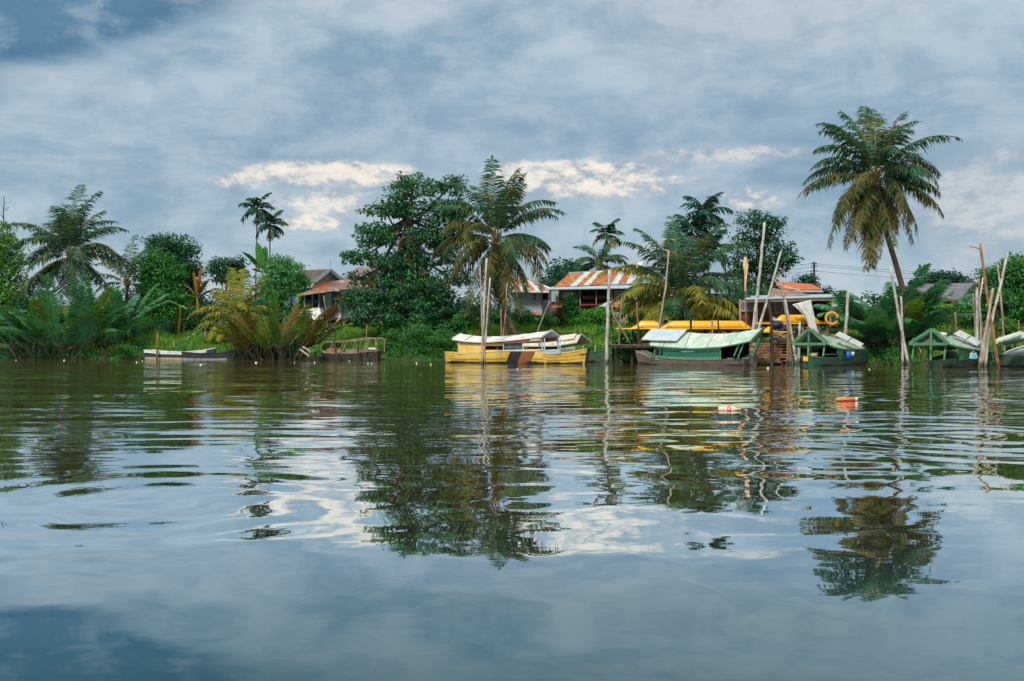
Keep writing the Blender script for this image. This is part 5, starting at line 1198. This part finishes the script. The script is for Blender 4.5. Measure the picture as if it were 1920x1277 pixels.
def lettering(fr, t, txt, px0, px1, pyt, pyb, y, m='creammark', name='lettering'):
    x0, z1 = fr.at(px0, pyt, y); x1, z0 = fr.at(px1, pyb, y); c = bpy.data.curves.new(name, 'FONT'); c.body = txt; c.extrude = .004
    c.size = 1; c.offset = .03; o = bpy.data.objects.new(name, c); COL.objects.link(o); bpy.context.view_layer.update()
    w, h = o.dimensions.x, .72; sx, sz = (x1-x0)/w, (z1-z0)/h
    zz, _ = 0, 0; xr, zr = fr.at(px1, pyt, y); slope = math.atan2(zr-z1, x1-x0)
    o.scale = (sx, sz, 1); o.rotation_euler = (R(90), -slope, fr.yaw); o.location = fr(x0, y, z0)-ORG[t.name]; o.parent = t
    c.materials.append(M[m]); bpy.context.view_layer.update(); me = bpy.data.meshes.new_from_object(o.evaluated_get(bpy.context.evaluated_depsgraph_get()))
    q = bpy.data.objects.new(name, me); q.scale, q.rotation_euler, q.location, q.parent = o.scale, o.rotation_euler, o.location, t
    bpy.data.objects.remove(o); q.name = name; COL.objects.link(q); return q

# -- long yellow boat
fr, L = boat_frame(846, 63.6, 1102, 58.4)
t = thing('covered_boat', 'long yellow passenger boat with white roof and brown lettered band', 'boat', fr.o, 'covered river boats'); B = .92
gun, x0, x1 = prof(fr, [(845, 661), (858, 662), (905, 661.5), (950, 658.5), (1000, 658.5), (1018, 660), (1024, 664.5), (1062, 661.5), (1085, 656), (1103, 651)], -B)
H = Hull(L, B, gun, -1, .75, .10, -.28, .95, .80, .70, .985); H.build(fr, t, 'yhull', 'ylight', 'ylight')
X = lambda px, y=-B: fr.at(px, 660, y)[0]
H.patch(fr, t, 'pale_strake', 'ylight', X(850), X(948), 0, .40); H.patch(fr, t, 'black_patch', 'blackpaint', X(957), X(979), .02, .70, .55, out=.012); H.patch(fr, t, 'brown_patch', 'brownpaint', X(979.5), X(1004), .02, .70, .55, out=.012)
H.patch(fr, t, 'pale_strake', 'ylight', X(1004), X(1019), .02, .40, .35, out=.010)
H.patch(fr, t, 'keel_paint', 'blackpaint', -L/2+.25, L/2-.3, .655, .9, out=.010, n=20)
xm, _ = fr.at(1080, 666, -B); H.patch(fr, t, 'bow_mark', 'blackpaint', xm-.05, xm+.55, .20, .27, out=.012)
xm, _ = fr.at(997, 673, -B); H.patch(fr, t, 'side_fender', 'blackpaint', xm-.35, xm+.35, .58, .72, out=.035)
stem = MB(); stem.beam(fr(L/2*.95, 0, -.3), fr(L/2+.12, 0, gun(L/2)+.1), .12, .1); stem.beam(fr(L/2-.3, 0, gun(L/2)-.02), fr(L/2+.35, 0, gun(L/2)+.10), .22, .08); stem.build('stem', M['blackpaint'], t)
mb = MB(); mb.sheet([[fr(x, -H.w(x)*.94, gun(x)-.06), fr(x, 0, gun(x)-.02), fr(x, H.w(x)*.94, gun(x)-.06)] for x in np.linspace(X(1058), L/2-.08, 6)], .03); mb.build('foredeck', M['bluewhite'], t)
mb = MB(); mb.sheet([[fr(x, -.8, .12), fr(x, .8, .12)] for x in np.linspace(-L/2*.9, L/2*.7, 6)], .03); mb.build('floor', M['darkwood'], t)
eave = [(848, 635.5), (870, 639), (905, 641), (950, 638), (985, 634), (1016, 630.5)]; ridge = [(864, 626), (905, 631.5), (950, 630), (990, 625.5), (1034, 619.5)]
g, _ = roof(fr, t, 'whiteroof', eave, ridge, 1.02, trim='white')
strip(fr, t, 'side_band', 'brownpaint', -.98, [(860, 638, 644), (905, 640.5, 645.5), (950, 637.8, 644), (985, 634, 642.5), (1015, 630.8, 639.5)], .03, True)
lettering(fr, t, 'DIATOPPOP', 993.5, 1013, 635.2, 639.4, -1.0)
strip(fr, t, 'cabin_wall', 'ylight', -.90, [(858, 641, 664), (885, 641, 664), (910, 641, 664)], .04, True)
strip(fr, t, 'cabin_wall', 'ylight', -.90, [(909.9, 644, 648.5), (943, 642, 648)], .04, True); strip(fr, t, 'cabin_wall', 'ylight', -.90, [(909.9, 656, 663), (943, 656, 662)], .04, True)
mb = MB()
xa, za = fr.at(858, 662, -.9); _, zb = fr.at(858, 640, -.9); mb.box(fr, xa, xa+.04, -.9, .9, za-.1, zb+.12); xb_, _ = fr.at(944, 650, -.9); mb.build('aft_wall', M['ylight'], t)
mb = MB(); mb.box(fr, xb_-.5, xb_-.46, -.86, .86, .2, zb+.1); mb.build('bulkhead', M['brownwall'], t)
for px, ya, yb_ in ((944, 641, 659), (981, 637, 658), (1015, 633, 660), (1021, 634, 664)):
    x, z = fr.at(px, ya, -.9); x2, z2 = fr.at(px+(.0 if px != 1015 else 3), yb_, -.9)
    for s in (-1, 1): MB().beam(fr(x, s*.9, z), fr(x2, s*.9, z2), .06).build('post', M['bluewhite'], t)
x, z = fr.at(1047, 632, .9); x2, z2 = fr.at(1047, 656, .9); MB().beam(fr(x, .9, z), fr(x2, .9, z2), .06).build('post', M['bluewhite'], t)
strip(fr, t, 'sill', 'white', -.93, [(943, 656.5, 658.5), (980, 655.5, 657.5), (1016, 654.5, 656.5)], .05)
strip(fr, t, 'dark_opening_pane', 'glass', -.86, [(945, 645, 656), (962, 644, 655), (979, 643, 655)], .01)  # dark pane painted in for the open section's unlit interior
# pale box seat in the open bow
x, z = fr.at(1021, 666, -.9); x2, z2 = fr.at(1049, 655, -.3); mb = MB(); mb.prism([fr(x, -.88, z), fr(x+1.0, -.80, z+.1), fr(x+1.0, -.80, z2+.02), fr(x-.1, -.88, z2-.02)], fr(0, 1.55, 0)-fr(0, 0, 0)); mb.build('bow_locker', M['bluegrey'], t)
x, z = fr.at(1014, 631.5, -.9); mb = MB(); ge = g[-1]; mb.prism([ge[0]-V((0, 0, .02)), ge[4]-V((0, 0, .02)), ge[2]-V((0, 0, .06))], fr(-.03, 0, 0)-fr(0, 0, 0)); mb2 = mb
ge = g[-4]; MB().prism([ge[0]-V((0, 0, .06)), ge[4]-V((0, 0, .06)), ge[2]-V((0, 0, .08))], fr(-.03, 0, 0)-fr(0, 0, 0)).build('gable_panel', M['bluegrey'], t)
for k in range(3):
    x = X(960)+k*.9; MB().box(fr, x, x+.28, -.8, .8, .34, .38).build('bench', M['wood'], t)
MB().tube([fr(L/2, 0, .55), P(1125, 678, 59.8), P(1134, 682, 60)], .012, 4).build('mooring_rope', M['rope'], t)

# -- cream-roofed boat behind
fr, L = boat_frame(975, 66, 1138, 62.8)
t = thing('covered_boat', 'cream-roofed boat moored behind the bow of the long yellow boat', 'boat', fr.o, 'covered river boats'); B = .85
gun, x0, x1 = prof(fr, [(975, 664), (1040, 664), (1100, 662), (1125, 658), (1138, 655)], -B)
H = Hull(L, B, gun, -1, .7, .15, -.25, .95, .8); H.build(fr, t, 'grm', 'gr', 'grm')
g, _ = roof(fr, t, 'creamroof', [(975, 648), (1000, 648.5), (1040, 648), (1082, 641.5)], [(975, 637), (1020, 636), (1050, 632), (1090, 626.5)], .95, trim='creamg')
a, b = g[9], g[13]; MB().slab(a[0].lerp(a[2], .30)+V((0, 0, .09)), b[0].lerp(b[2], .3)+V((0, 0, .09)), b[2]+V((0, 0, .07)), a[2]+V((0, 0, .07)), .03).build('roof_panel', M['creamroof'], t)
for x in (-1.2, .2, 1.2, 1.9):
    for s in (-1, 1): MB().beam(fr(x, s*.8, gun(x)), fr(x, s*.85, 1.05), .06).build('post', M['creamg'], t)
strip(fr, t, 'side_panel', 'creamg', -.82, [(1052, 652, 663), (1078, 650, 662)], .03); strip(fr, t, 'side_panel', 'brownwall', .82, [(985, 650, 663), (1060, 650, 663)], .03)
mb = MB(); mb.sheet([[fr(x, -.7, .15), fr(x, .7, .15)] for x in np.linspace(-L/2*.9, L/2*.8, 6)], .03); mb.build('floor', M['darkwood'], t)

# -- long green boat
fr, L = boat_frame(1196, 58.8, 1421, 55.6)
t = thing('covered_boat', 'long green boat with bare brown hull and sagging pale canvas roof', 'boat', fr.o, 'covered river boats'); B = .82
gun, x0, x1 = prof(fr, [(1195, 658.5), (1207, 664), (1224, 671), (1260, 674), (1300, 675.5), (1345, 675.5), (1380, 674), (1400, 671), (1421, 664)], -B)
H = Hull(L, B, gun, -1, .55, .15, -.22, .965, .82, .66, .93); H.build(fr, t, 'brownhull', 'gr', 'brownhull')
H.patch(fr, t, 'stern_stripe', 'white', -L/2+.08, -L/2+1.0, .02, .07, out=.012)
X = lambda px, y=-B: fr.at(px, 670, y)[0]
eave = [(1217, 647), (1222, 648), (1260, 651), (1300, 653), (1350, 650), (1385, 644), (1409, 638)]; ridge = [(1224, 622), (1250, 622), (1285, 623), (1330, 626), (1370, 625), (1400, 621), (1432, 614.5)]
g, _ = roof(fr, t, 'gr_roof2', eave, ridge, .98, trim='grtrim')
a, b, c, d = [P(*q) for q in ((1203.5, 637.5, 57.7), (1268, 639.5, 56.9), (1288, 619, 57.3), (1222, 618, 58.1))]
MB().slab(a, b, c, d, .05).build('roof_board', M['bluewhite'], t)
mb = MB(); pts = [(1230, 632), (1237, 627), (1244, 623.5), (1249, 622.5), (1251, 624.5), (1250, 629)]
n_ = (b-a).cross(d-a).normalized(); n_ = n_ if n_.z > 0 else -n_
def on_board(px, py):
    dr = P(px, py, 1)-V((0, 0, HC)); o_ = V((0, 0, HC)); k = (a-o_).dot(n_)/dr.dot(n_); return o_+dr*k+n_*.012
for i in range(len(pts)-1): mb.beam(on_board(*pts[i]), on_board(*pts[i+1]), .07, .01)
mb.build('board_mark', M['teal'], t)
mb = MB()
for p, q in ((a, b), (b, c), (c, d), (d, a)): mb.beam(p+n_*.03, q+n_*.03, .05)
mb.build('board_rim', M['whitesheet'], t)
strip(fr, t, 'upper_panel', 'gr', -.80, [(1232, 650, 656), (1260, 652, 658), (1300, 653.5, 660), (1340, 652, 659), (1350, 651, 656)], .03, True)
strip(fr, t, 'dark_band', 'grd', -.81, [(1242, 657, 668), (1270, 658.5, 669), (1310, 659.5, 669.5), (1350, 657, 669)], .04, True)
strip(fr, t, 'lower_panel', 'gr', -.80, [(1228, 666, 675), (1262, 668.5, 676.5), (1300, 669, 677), (1350, 668.5, 677)], .03, True)
lab = strip(fr, t, 'name_plate', 'teal', -.84, [(1277, 657.5, 660.5), (1290, 657.6, 660.6), (1302, 657.3, 660.3)], .012)
mb = MB()
for px in (1279.5, 1283, 1286, 1289.5, 1293, 1296, 1299): x, z = fr.at(px, 658.4, -.846); mb.box(fr, x, x+.055, -.856, -.85, z-.05, z)
mb.build('plate_mark', M['white'], t)
strip(fr, t, 'dark_inside_sheet', 'black', .70, [(1350, 645, 675), (1405, 640, 672)], .03)  # black sheet paints the unlit inside of the boat
for (pa, ya), (pb, yb_), y in (((1240, 650), (1236, 671), -.82), ((1228, 655), (1227, 670), -.82), ((1350, 652), (1351, 675), -.82), ((1386, 645), (1376, 668), -.82), ((1424, 634), (1411, 668), -.5), ((1396, 640), (1384, 670), -.8), ((1428, 632), (1414, 667), .5), ((1402, 642), (1392, 668), .8)):
    x, z = fr.at(pa, ya, y); x2, z2 = fr.at(pb, yb_, y); MB().beam(fr(x, y, z), fr(x2, y, z2), .07).build('post', M['grtrim'], t)
ge = g[-1]; MB().beam(ge[0]-V((0, 0, .05)), ge[4]-V((0, 0, .05)), .07, .10).build('tie_beam', M['grtrim'], t); MB().beam(ge[0].lerp(ge[4], .5), ge[2], .06).build('king_post', M['gr'], t)
for i, x in enumerate((X(1232), X(1300), X(1362), X(1392))): MB().box(fr, x, x+.3, -.7, .7, .36, .41).build('bench', M['gr'], t)
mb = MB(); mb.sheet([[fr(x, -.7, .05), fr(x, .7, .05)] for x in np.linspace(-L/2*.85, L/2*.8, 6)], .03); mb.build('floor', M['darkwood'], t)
mb = MB(); mb.sheet([[fr(x, -H.w(x)*.9, gun(x)-.03), fr(x, 0, gun(x)), fr(x, H.w(x)*.9, gun(x)-.03)] for x in np.linspace(X(1396), L/2-.08, 5)], .03); mb.build('foredeck', M['grm'], t)
x, z = fr.at(1404, 667, -.2); c = fr(x, -.2, gun(x)+.05)
tt = thing('cloth_bundle', 'small turquoise bundle on the foredeck of the long green boat', 'bundle', c, 'things lying on the boats'); MB().ball(c+V((0, 0, .04)), .2, .45).build('wrap', M['grd'], tt, smooth=True); MB().ball(c+V((.12, -.05, .10)), .12, .4).build('knot', M['teal'], tt, smooth=True)

# -- two green boats lying bow-on
def bow_on(label, pxs, Ds, pxb, Db, B, gunp, eave, ridge, hw, board, peak, hullm='grm', beamy=None, sf=.8):
    fr, L = boat_frame(pxs, Ds, pxb, Db); t = thing('covered_boat', label, 'boat', fr.o, 'covered river boats')
    gun, _, _ = prof(fr, gunp, B); H = Hull(L, B, gun, 1, sf, .36, -.22, .93, .80, .55, .95); H.build(fr, t, hullm, 'gr', 'grtrim')
    g, _ = roof(fr, t, 'gr_roof', eave, ridge, hw, trim='grtrim', sgn=1, trimr=.05)
    e = g[-1]; MB().beam(e[0]-V((0, 0, .04)), e[4]-V((0, 0, .04)), .07, .13).build('tie_beam', M['grtrim'], t)
    m_ = e[0].lerp(e[4], .5); MB().beam(e[2], V((e[2].x, e[2].y, gun(L/2-.3)+.0))+fr(.1, 0, 0)-fr(0, 0, 0), .09).build('king_post', M['gr'], t)
    MB().prism([e[0]+fr(-.5, 0, 0)-fr(0, 0, 0), e[4]+fr(-.5, 0, 0)-fr(0, 0, 0), e[2]+fr(-.5, 0, 0)-fr(0, 0, 0)], fr(-.03, 0, 0)-fr(0, 0, 0)).build('gable_panel', M['mintd'], t)
    for px, ya, yb_, y in beamy:
        x, z = fr.at(px, ya, y); _, z2 = fr.at(px, yb_, y)
        for s in (1, -1): MB().beam(fr(x-.12, y*s, z), fr(x+.12, y*s, z2), .07).build('post', M['gr'], t)
    a, b, c, d = board; Kf = lambda q: P(*q); MB().slab(Kf(a), Kf(b), Kf(c), Kf(d), .05).build('roof_board', M['white'], t)
    MB().beam(Kf(a).lerp(Kf(b), .5)+V((0, -.03, .03)), Kf(d).lerp(Kf(c), .5)+V((0, -.03, .03)), .03).build('board_batten', M['metal'], t)
    mb = MB(); mb.sheet([[fr(x, -B*.8, .1), fr(x, B*.8, .1)] for x in np.linspace(-L/2*.9, L/2*.8, 6)], .03); mb.build('floor', M['darkwood'], t)
    mb = MB(); mb.sheet([[fr(x, -H.w(x)*.93, gun(x)-.04), fr(x, 0, gun(x)-.01), fr(x, H.w(x)*.93, gun(x)-.04)] for x in np.linspace(L/2-1.1, L/2-.06, 5)], .03); mb.build('foredeck', M['grm'], t)
    for x in (-L*.30, -L*.1, L*.12): MB().box(fr, x, x+.3, -B*.9, B*.9, .36, .40).build('bench', M['gr'], t)
    return fr, L, t, H, gun, g
fr, L, t, H, gun, g = bow_on('bow-on green boat moored beside the ramp, blue bucket at its stern', 1606, 58.6, 1513, 53.2, .80, [(1519, 664), (1535, 669), (1560, 672), (1585, 670), (1605, 663), (1616, 658)],
    [(1549, 643.5), (1562, 650), (1580, 653.5), (1600, 655.5), (1621, 653)], [(1517, 616.5), (1535, 626), (1555, 631), (1580, 637), (1604, 645)], .92, [(1612, 651, 55.6), (1566, 628, 54.2), (1574, 621.5, 54.9), (1620, 644.5, 56.3)], None, beamy=[(1545, 645, 668, .78), (1575, 653, 672, .80), (1610, 654, 662, .8)])
strip(fr, t, 'aft_panel', 'gr', .79, [(1570, 651, 664), (1583, 653, 668), (1585, 654, 668)], .03)
strip(fr, t, 'side_rail', 'grtrim', .80, [(1546, 663.5, 665.5), (1570, 663.5, 665)], .03); strip(fr, t, 'dark_inside_sheet', 'black', -.78, [(1535, 646, 672), (1605, 650, 668)], .03)  # the black sheet paints in darkness under the canopy
H.patch(fr, t, 'bow_patch', 'grd', L/2-.9, L/2-.05, .45, .8, out=.01); mb = MB(); mb.box(fr, L/2-.03, L/2+.012, -.2, .05, .28, .52); mb.build('bow_mark', M['ycanoe'], t)
mb = MB(); mb.box(fr, L/2*.9-.08, L/2-.06, -.25, .2, 0.0, 0.12)
MB().ball(P(1517, 616, 53.2)+V((-.08, -.05, .05)), .09, .8).build('red_finial', M['red'], t)
c = fr(L/2-.5, .15, gun(L/2-.5)+.02); tt = thing('sack', 'straw-coloured sack on the bow of the boat beside the ramp', 'sack', c, 'things lying on the boats'); MB().ball(c+V((0, 0, .1)), .2, .6, 12, 8).build('bag', M['sack'], tt, smooth=True); MB().tube([c+V((.1, 0, .18)), c+V((.24, 0, .22))], .04, 6).build('tied_neck', M['rope'], tt)
bucket('bright blue bucket hanging at the stern of the boat beside the ramp', 1590, 672, .19, .46, 55.1, 'blue', .30, g='things lying on the boats')
bucket('small white pail beside the bright blue bucket', 1598, 664, .12, .22, 55.4, 'white', .52, g='things lying on the boats')
fr, L, t, H, gun, g = bow_on('bow-on green boat moored left of the crowd of poles', 1838, 56.2, 1750, 51.2, .80, [(1753, 674.5), (1775, 677), (1800, 674), (1822, 668), (1840, 660)],
    [(1776, 643.5), (1790, 648), (1815, 653), (1840, 656.5)], [(1746.5, 617.5), (1768, 625), (1790, 631), (1812, 637), (1834, 644)], .93, [(1832, 648.5, 53.4), (1788, 625.5, 52.2), (1800.5, 618.5, 53.0), (1841, 640, 54.2)], None, beamy=[(1772, 645, 674, .78), (1802, 651, 672, .80), (1832, 655, 664, .8)])
strip(fr, t, 'aft_panel', 'gr', .79, [(1799, 652, 676), (1815, 654, 674), (1838, 657, 668)], .03); strip(fr, t, 'bow_panel', 'gr', -.7, [(1738, 646, 672), (1748, 646, 672)], .03)
H.patch(fr, t, 'stem_stain', 'brownpaint', L/2-.12, L/2-.01, .05, .95, out=.01)
mb = MB(); mb.tube([fr(L/2, -.3, .3), P(1728, 660, 51.0), P(1712, 634, 51.4)], .03, 5); mb.build('mooring_rope', M['rope'], t)
c = P(1825, 668, 51.9); tt = thing('plastic_bag', 'light blue printed bag hung on the third green boat among the poles', 'bag', c-V((0, 0, .15)), 'things lying on the boats')
cg = [[c+V((.20*(u-.5)*2*(1-.15*math.cos(v*3)), -.04*math.sin(math.pi*u)-.03, .16-.30*v+.02*math.sin(u*9))) for u in np.linspace(0, 1, 7)] for v in np.linspace(0, 1, 7)]
MB().sheet(cg, .05, (0, -1, 0)).build('bag_body', M['skyblue'], tt, smooth=True); MB().tube([c+V((-.1, 0, .15)), c+V((0, .02, .27)), c+V((.1, 0, .15))], .012, 4).build('handle', M['white'], tt)
c = P(1771, 627, 51.8); tt = thing('cloth_bundle', 'white bundle with dark spots on the roof ridge of the third green boat', 'bundle', c-V((0, 0, .1)), 'things lying on the boats')
MB().ball(c+V((-.1, 0, 0)), .24, .5, 12, 8).build('wrap', M['white'], tt, smooth=True); m = MB()
for i in range(9): a = i*1.3; m.ball(c+V((-.1+.2*math.cos(a)*.8, -.14, .02+.08*math.sin(a))), .035, 1, 6, 5)
m.ball(c+V((.14, 0, -.02)), .15, .6, 8, 6); m.build('dark_spot', M['navy'], tt)

# -- boat cut by the right edge
fr, L = boat_frame(1868, 53.4, 2075, 50.0)
t = thing('covered_boat', 'green boat cut by the right edge, white dinghy aboard', 'boat', fr.o, 'covered river boats'); B = .85
gun, _, _ = prof(fr, [(1868, 661), (1880, 665), (1895, 669), (1920, 671), (2000, 671), (2050, 664), (2075, 656)], -B)
H = Hull(L, B, gun, -1, .6, .15, -.22, .96, .82, .66, .95); H.build(fr, t, 'grm', 'gr', 'grtrim')
g, _ = roof(fr, t, 'gr_roof2', [(1864, 645.5), (1880, 642), (1905, 636), (1940, 630), (2000, 626)], [(1862, 637), (1880, 632), (1905, 625), (1940, 619), (2005, 613)], .95, trim='gr')
a, b, c, d = [P(*q) for q in ((1866, 642, 52.0), (1912, 627, 51.4), (1918, 621, 51.9), (1873, 635, 52.5))]; MB().slab(a, b, c, d, .05).build('roof_board', M['whitesheet'], t)
for px, ya, yb_ in ((1876, 646, 664), (1884, 644, 652), (1990, 632, 670)):
    x, z = fr.at(px, ya, -.8); x2, z2 = fr.at(px+3, yb_, -.8)
    for s in (-1, 1): MB().beam(fr(x, s*.8, z), fr(x2, s*.8, z2), .07).build('post', M['gr'], t)
strip(fr, t, 'stern_panel', 'gr', -.78, [(1868, 650, 664), (1878, 649, 666)], .03, True)
mb = MB(); mb.sheet([[fr(x, -.7, .1), fr(x, .7, .1)] for x in np.linspace(-L/2*.9, L/2*.8, 6)], .03); mb.build('floor', M['darkwood'], t)
# white dinghy on it
c = P(1930, 665, 51.0); yw = fr.yaw; fd = Fr((c.x, c.y, c.z), yw+R(6)); t = thing('dinghy', 'small white dinghy with a raised bow carried on the right-edge green boat', 'boat', fd.o, 'things lying on the boats')
rings = []
for i in range(13):
    u = i/12; x = -1.15+2.3*u; w = .62*(math.sin(math.pi*min(1, .04+u*.75))**.6); z = .95*u**.8*.9; rings.append([fd(x, -w, z*.9+.02), fd(x, -w*.8, z*.35-.02), fd(x, 0, z*.1-.08), fd(x, w*.8, z*.35-.02), fd(x, w, z*.9+.02), fd(x, w-.04, z*.9), fd(x, w*.76, z*.35+.02), fd(x, 0, z*.1-.04), fd(x, -w*.76, z*.35+.02), fd(x, -w+.04, z*.9)])
MB().loft(rings).build('hull', M['bluewhite'], t, smooth=True)
MB().tube([r[0]+V((0, 0, .01)) for r in rings], .035, 6).build('rim', M['white'], t); MB().tube([r[4]+V((0, 0, .01)) for r in rings], .035, 6).build('rim', M['white'], t)
MB().box(fd, -.3, 0, -.5, .5, .28, .32).build('seat', M['white'], t)

# -- sampans at the left
def sampan(label, pxs, Ds, pxb, Db, gp, B, top, mid, low, inner='whiteroof', keel=-.18):
    fr, L = boat_frame(pxs, Ds, pxb, Db); t = thing('sampan', label, 'boat', fr.o, 'small open sampans')
    gun, _, _ = prof(fr, gp, -B); H = Hull(L, B, gun, -1, .75, .12, keel, .93, .8, .5, .98); H.build(fr, t, mid, inner, top)
    H.patch(fr, t, 'top_stripe', top, -L/2+.03, L/2*.80, .02, .22, out=.008, n=14); H.patch(fr, t, 'waterline_stripe', low, -L/2+.05, L/2*.75, .58, .82, out=.008, n=14)
    for x in (-L*.25, 0, L*.2): MB().box(fr, x, x+.22, -H.w(x)*.9, H.w(x)*.9, gun(x)-.08, gun(x)-.04).build('thwart', M['wood'], t)
    return fr, t, H
fr, t, H = sampan('blue and white sampan, the left of the two open boats, bow raised', 276, 75.2, 404, 73.0, [(275, 657), (300, 660), (345, 661), (380, 657), (404, 651)], .5, 'white', 'navy', 'sack')
sampan('dark-hulled sampan partly hidden by the brown nipa clump', 346, 73.6, 442, 72.6, [(345, 661), (370, 663), (410, 662.5), (442, 657)], .5, 'blackpaint', 'blackpaint', 'metal')
# -- wrecked boat and its frame
fr, L = boat_frame(578, 72.4, 712, 70.9)
t = thing('wrecked_boat', 'rotting brown boat with a bare roof frame, sunk below the stilt house', 'boat', fr.o)
gun, _, _ = prof(fr, [(578, 654), (592, 660), (620, 663), (660, 663), (690, 660), (712, 657)], -.8)
H = Hull(L, .8, gun, -1, .4, .3, -.25, .97, .8); H.build(fr, t, 'darkwood', 'redplank', 'wood')
for s in (-1, 1):
    tops = []
    for i, px in enumerate((600, 622, 645, 668, 688, 704)):
        yt = np.interp(px, [600, 640, 684, 706], [642, 640, 633, 636]); x, z = fr.at(px+(5 if i < 5 else 0), yt, -.8); x2, z2 = fr.at(px-4*(i < 5), 661, -.8)
        MB().beam(fr(x, s*.75, z), fr(x2, s*.75, z2), .06).build('frame_post', M['wood'], t); tops.append(fr(x, s*.75, z))
    m = MB(); m.tube(tops, .04, 5); m.build('top_rail', M['wood'], t)
strip(fr, t, 'side_board', 'redplank', .7, [(612, 654, 662), (640, 652, 662)], .03); strip(fr, t, 'side_board', 'wood', .7, [(648, 655, 662), (690, 656, 661)], .03)
MB().slab(P(690, 655.5, 70.6), P(706, 655.5, 70.4), P(704, 652.5, 71.4), P(690, 653, 71.4), .04).build('pale_board', M['white'], t)
for a, b, lab in (((568, 650), (588, 663), 'bent grey plank end beside the wreck, resting in the mud'), ((563, 655), (580, 668), 'pale broken plank half sunk left of the wreck')):
    m = MB(); m.beam(P(*a, 71.2), P(*b, 70.8), .14, .05); tag(m.build('plank', M['bleach']), lab, 'plank', 'loose planks by the wreck')
m = MB(); m.beam(P(1040, 625, 66.5), P(1102, 626, 65.5), .3, .12); tag(m.build('beam', M['darkwood']), 'dark heavy beam lying on the bank behind the cream-roofed boat', 'beam')
# -- things afloat
t = thing('bottle', 'cloudy plastic bottle with an orange square label floating in mid river', 'bottle', (4.16, 19.7, 0)); f2 = Fr((4.16, 19.7, .01), R(-6))
rg = [[f2(x, math.cos(a)*r, math.sin(a)*r+.02) for a in np.linspace(0, 2*math.pi, 13)[:-1]] for x, r in ((-.19, .03), (-.17, .05), (-.10, .055), (-.08, .048), (-.06, .055), (.08, .056), (.13, .045), (.17, .018), (.21, .016))]
MB().loft(rg).build('shell', M['bottle'], t, smooth=True)
MB().loft([[f2(x, math.cos(a)*.0575, math.sin(a)*.0575+.02) for a in np.linspace(0, 2*math.pi, 13)[:-1]] for x in (-.03, .045)]).build('label_band', M['redlabel'], t, smooth=True)
MB().loft([[f2(x, math.cos(a)*.02, math.sin(a)*.02+.02) for a in np.linspace(0, 2*math.pi, 11)[:-1]] for x in (.205, .235)]).build('cap', M['cap'], t)
MB().box(f2, -.005, .02, -.065, -.058, .01, .035).build('label_mark', M['creammark'], t)
t = thing('bottle', 'orange-red bottle with yellow cap floating towards the right bank', 'bottle', (7.45, 22.8, 0)); f2 = Fr((7.45, 22.8, .01), R(3))
cyl = lambda r, a, b: [[f2(x, math.cos(k)*r, math.sin(k)*r+.03) for k in np.linspace(0, 2*math.pi, 13)[:-1]] for x in (a, b)]
MB().loft(cyl(.042, -.17, .18)).build('shell', M['redlabel'], t, smooth=True); MB().loft(cyl(.034, -.24, -.17)).build('cap', M['cap'], t); MB().loft(cyl(.044, .18, .24)).build('base', M['bottle'], t)
r = np.random.RandomState(3)
for i, (px, py) in enumerate(((30, 676), (120, 676), (256, 679), (267, 677), (376, 684), (480, 680), (552, 680), (590, 680), (690, 681), (697, 682), (655, 677), (781, 681), (808, 683), (970, 692), (1440, 690), (1630, 693), (560, 672), (1535, 686))):
    D = F*HC/(py-CY); c = P(px, py, D); m = MB(); w = .025+.035*r.rand()
    m.add([c+V((-w, -.02, .0)), c+V((w*.8, -.03, .0)), c+V((w, .05, .01)), c+V((-w*.7, .06, .01)), c+V((-w*.6, 0, .045)), c+V((w*.5, .01, .05)), c+V((w*.5, .04, .05)), c+V((-w*.4, .04, .045))], [(0, 1, 5, 4), (1, 2, 6, 5), (2, 3, 7, 6), (3, 0, 4, 7), (4, 5, 6, 7), (3, 2, 1, 0)])
    tag(m.build('scrap', M['white' if i % 3 else 'sack']), 'small pale scrap of litter afloat near the far bank', 'litter', 'scraps of litter afloat')
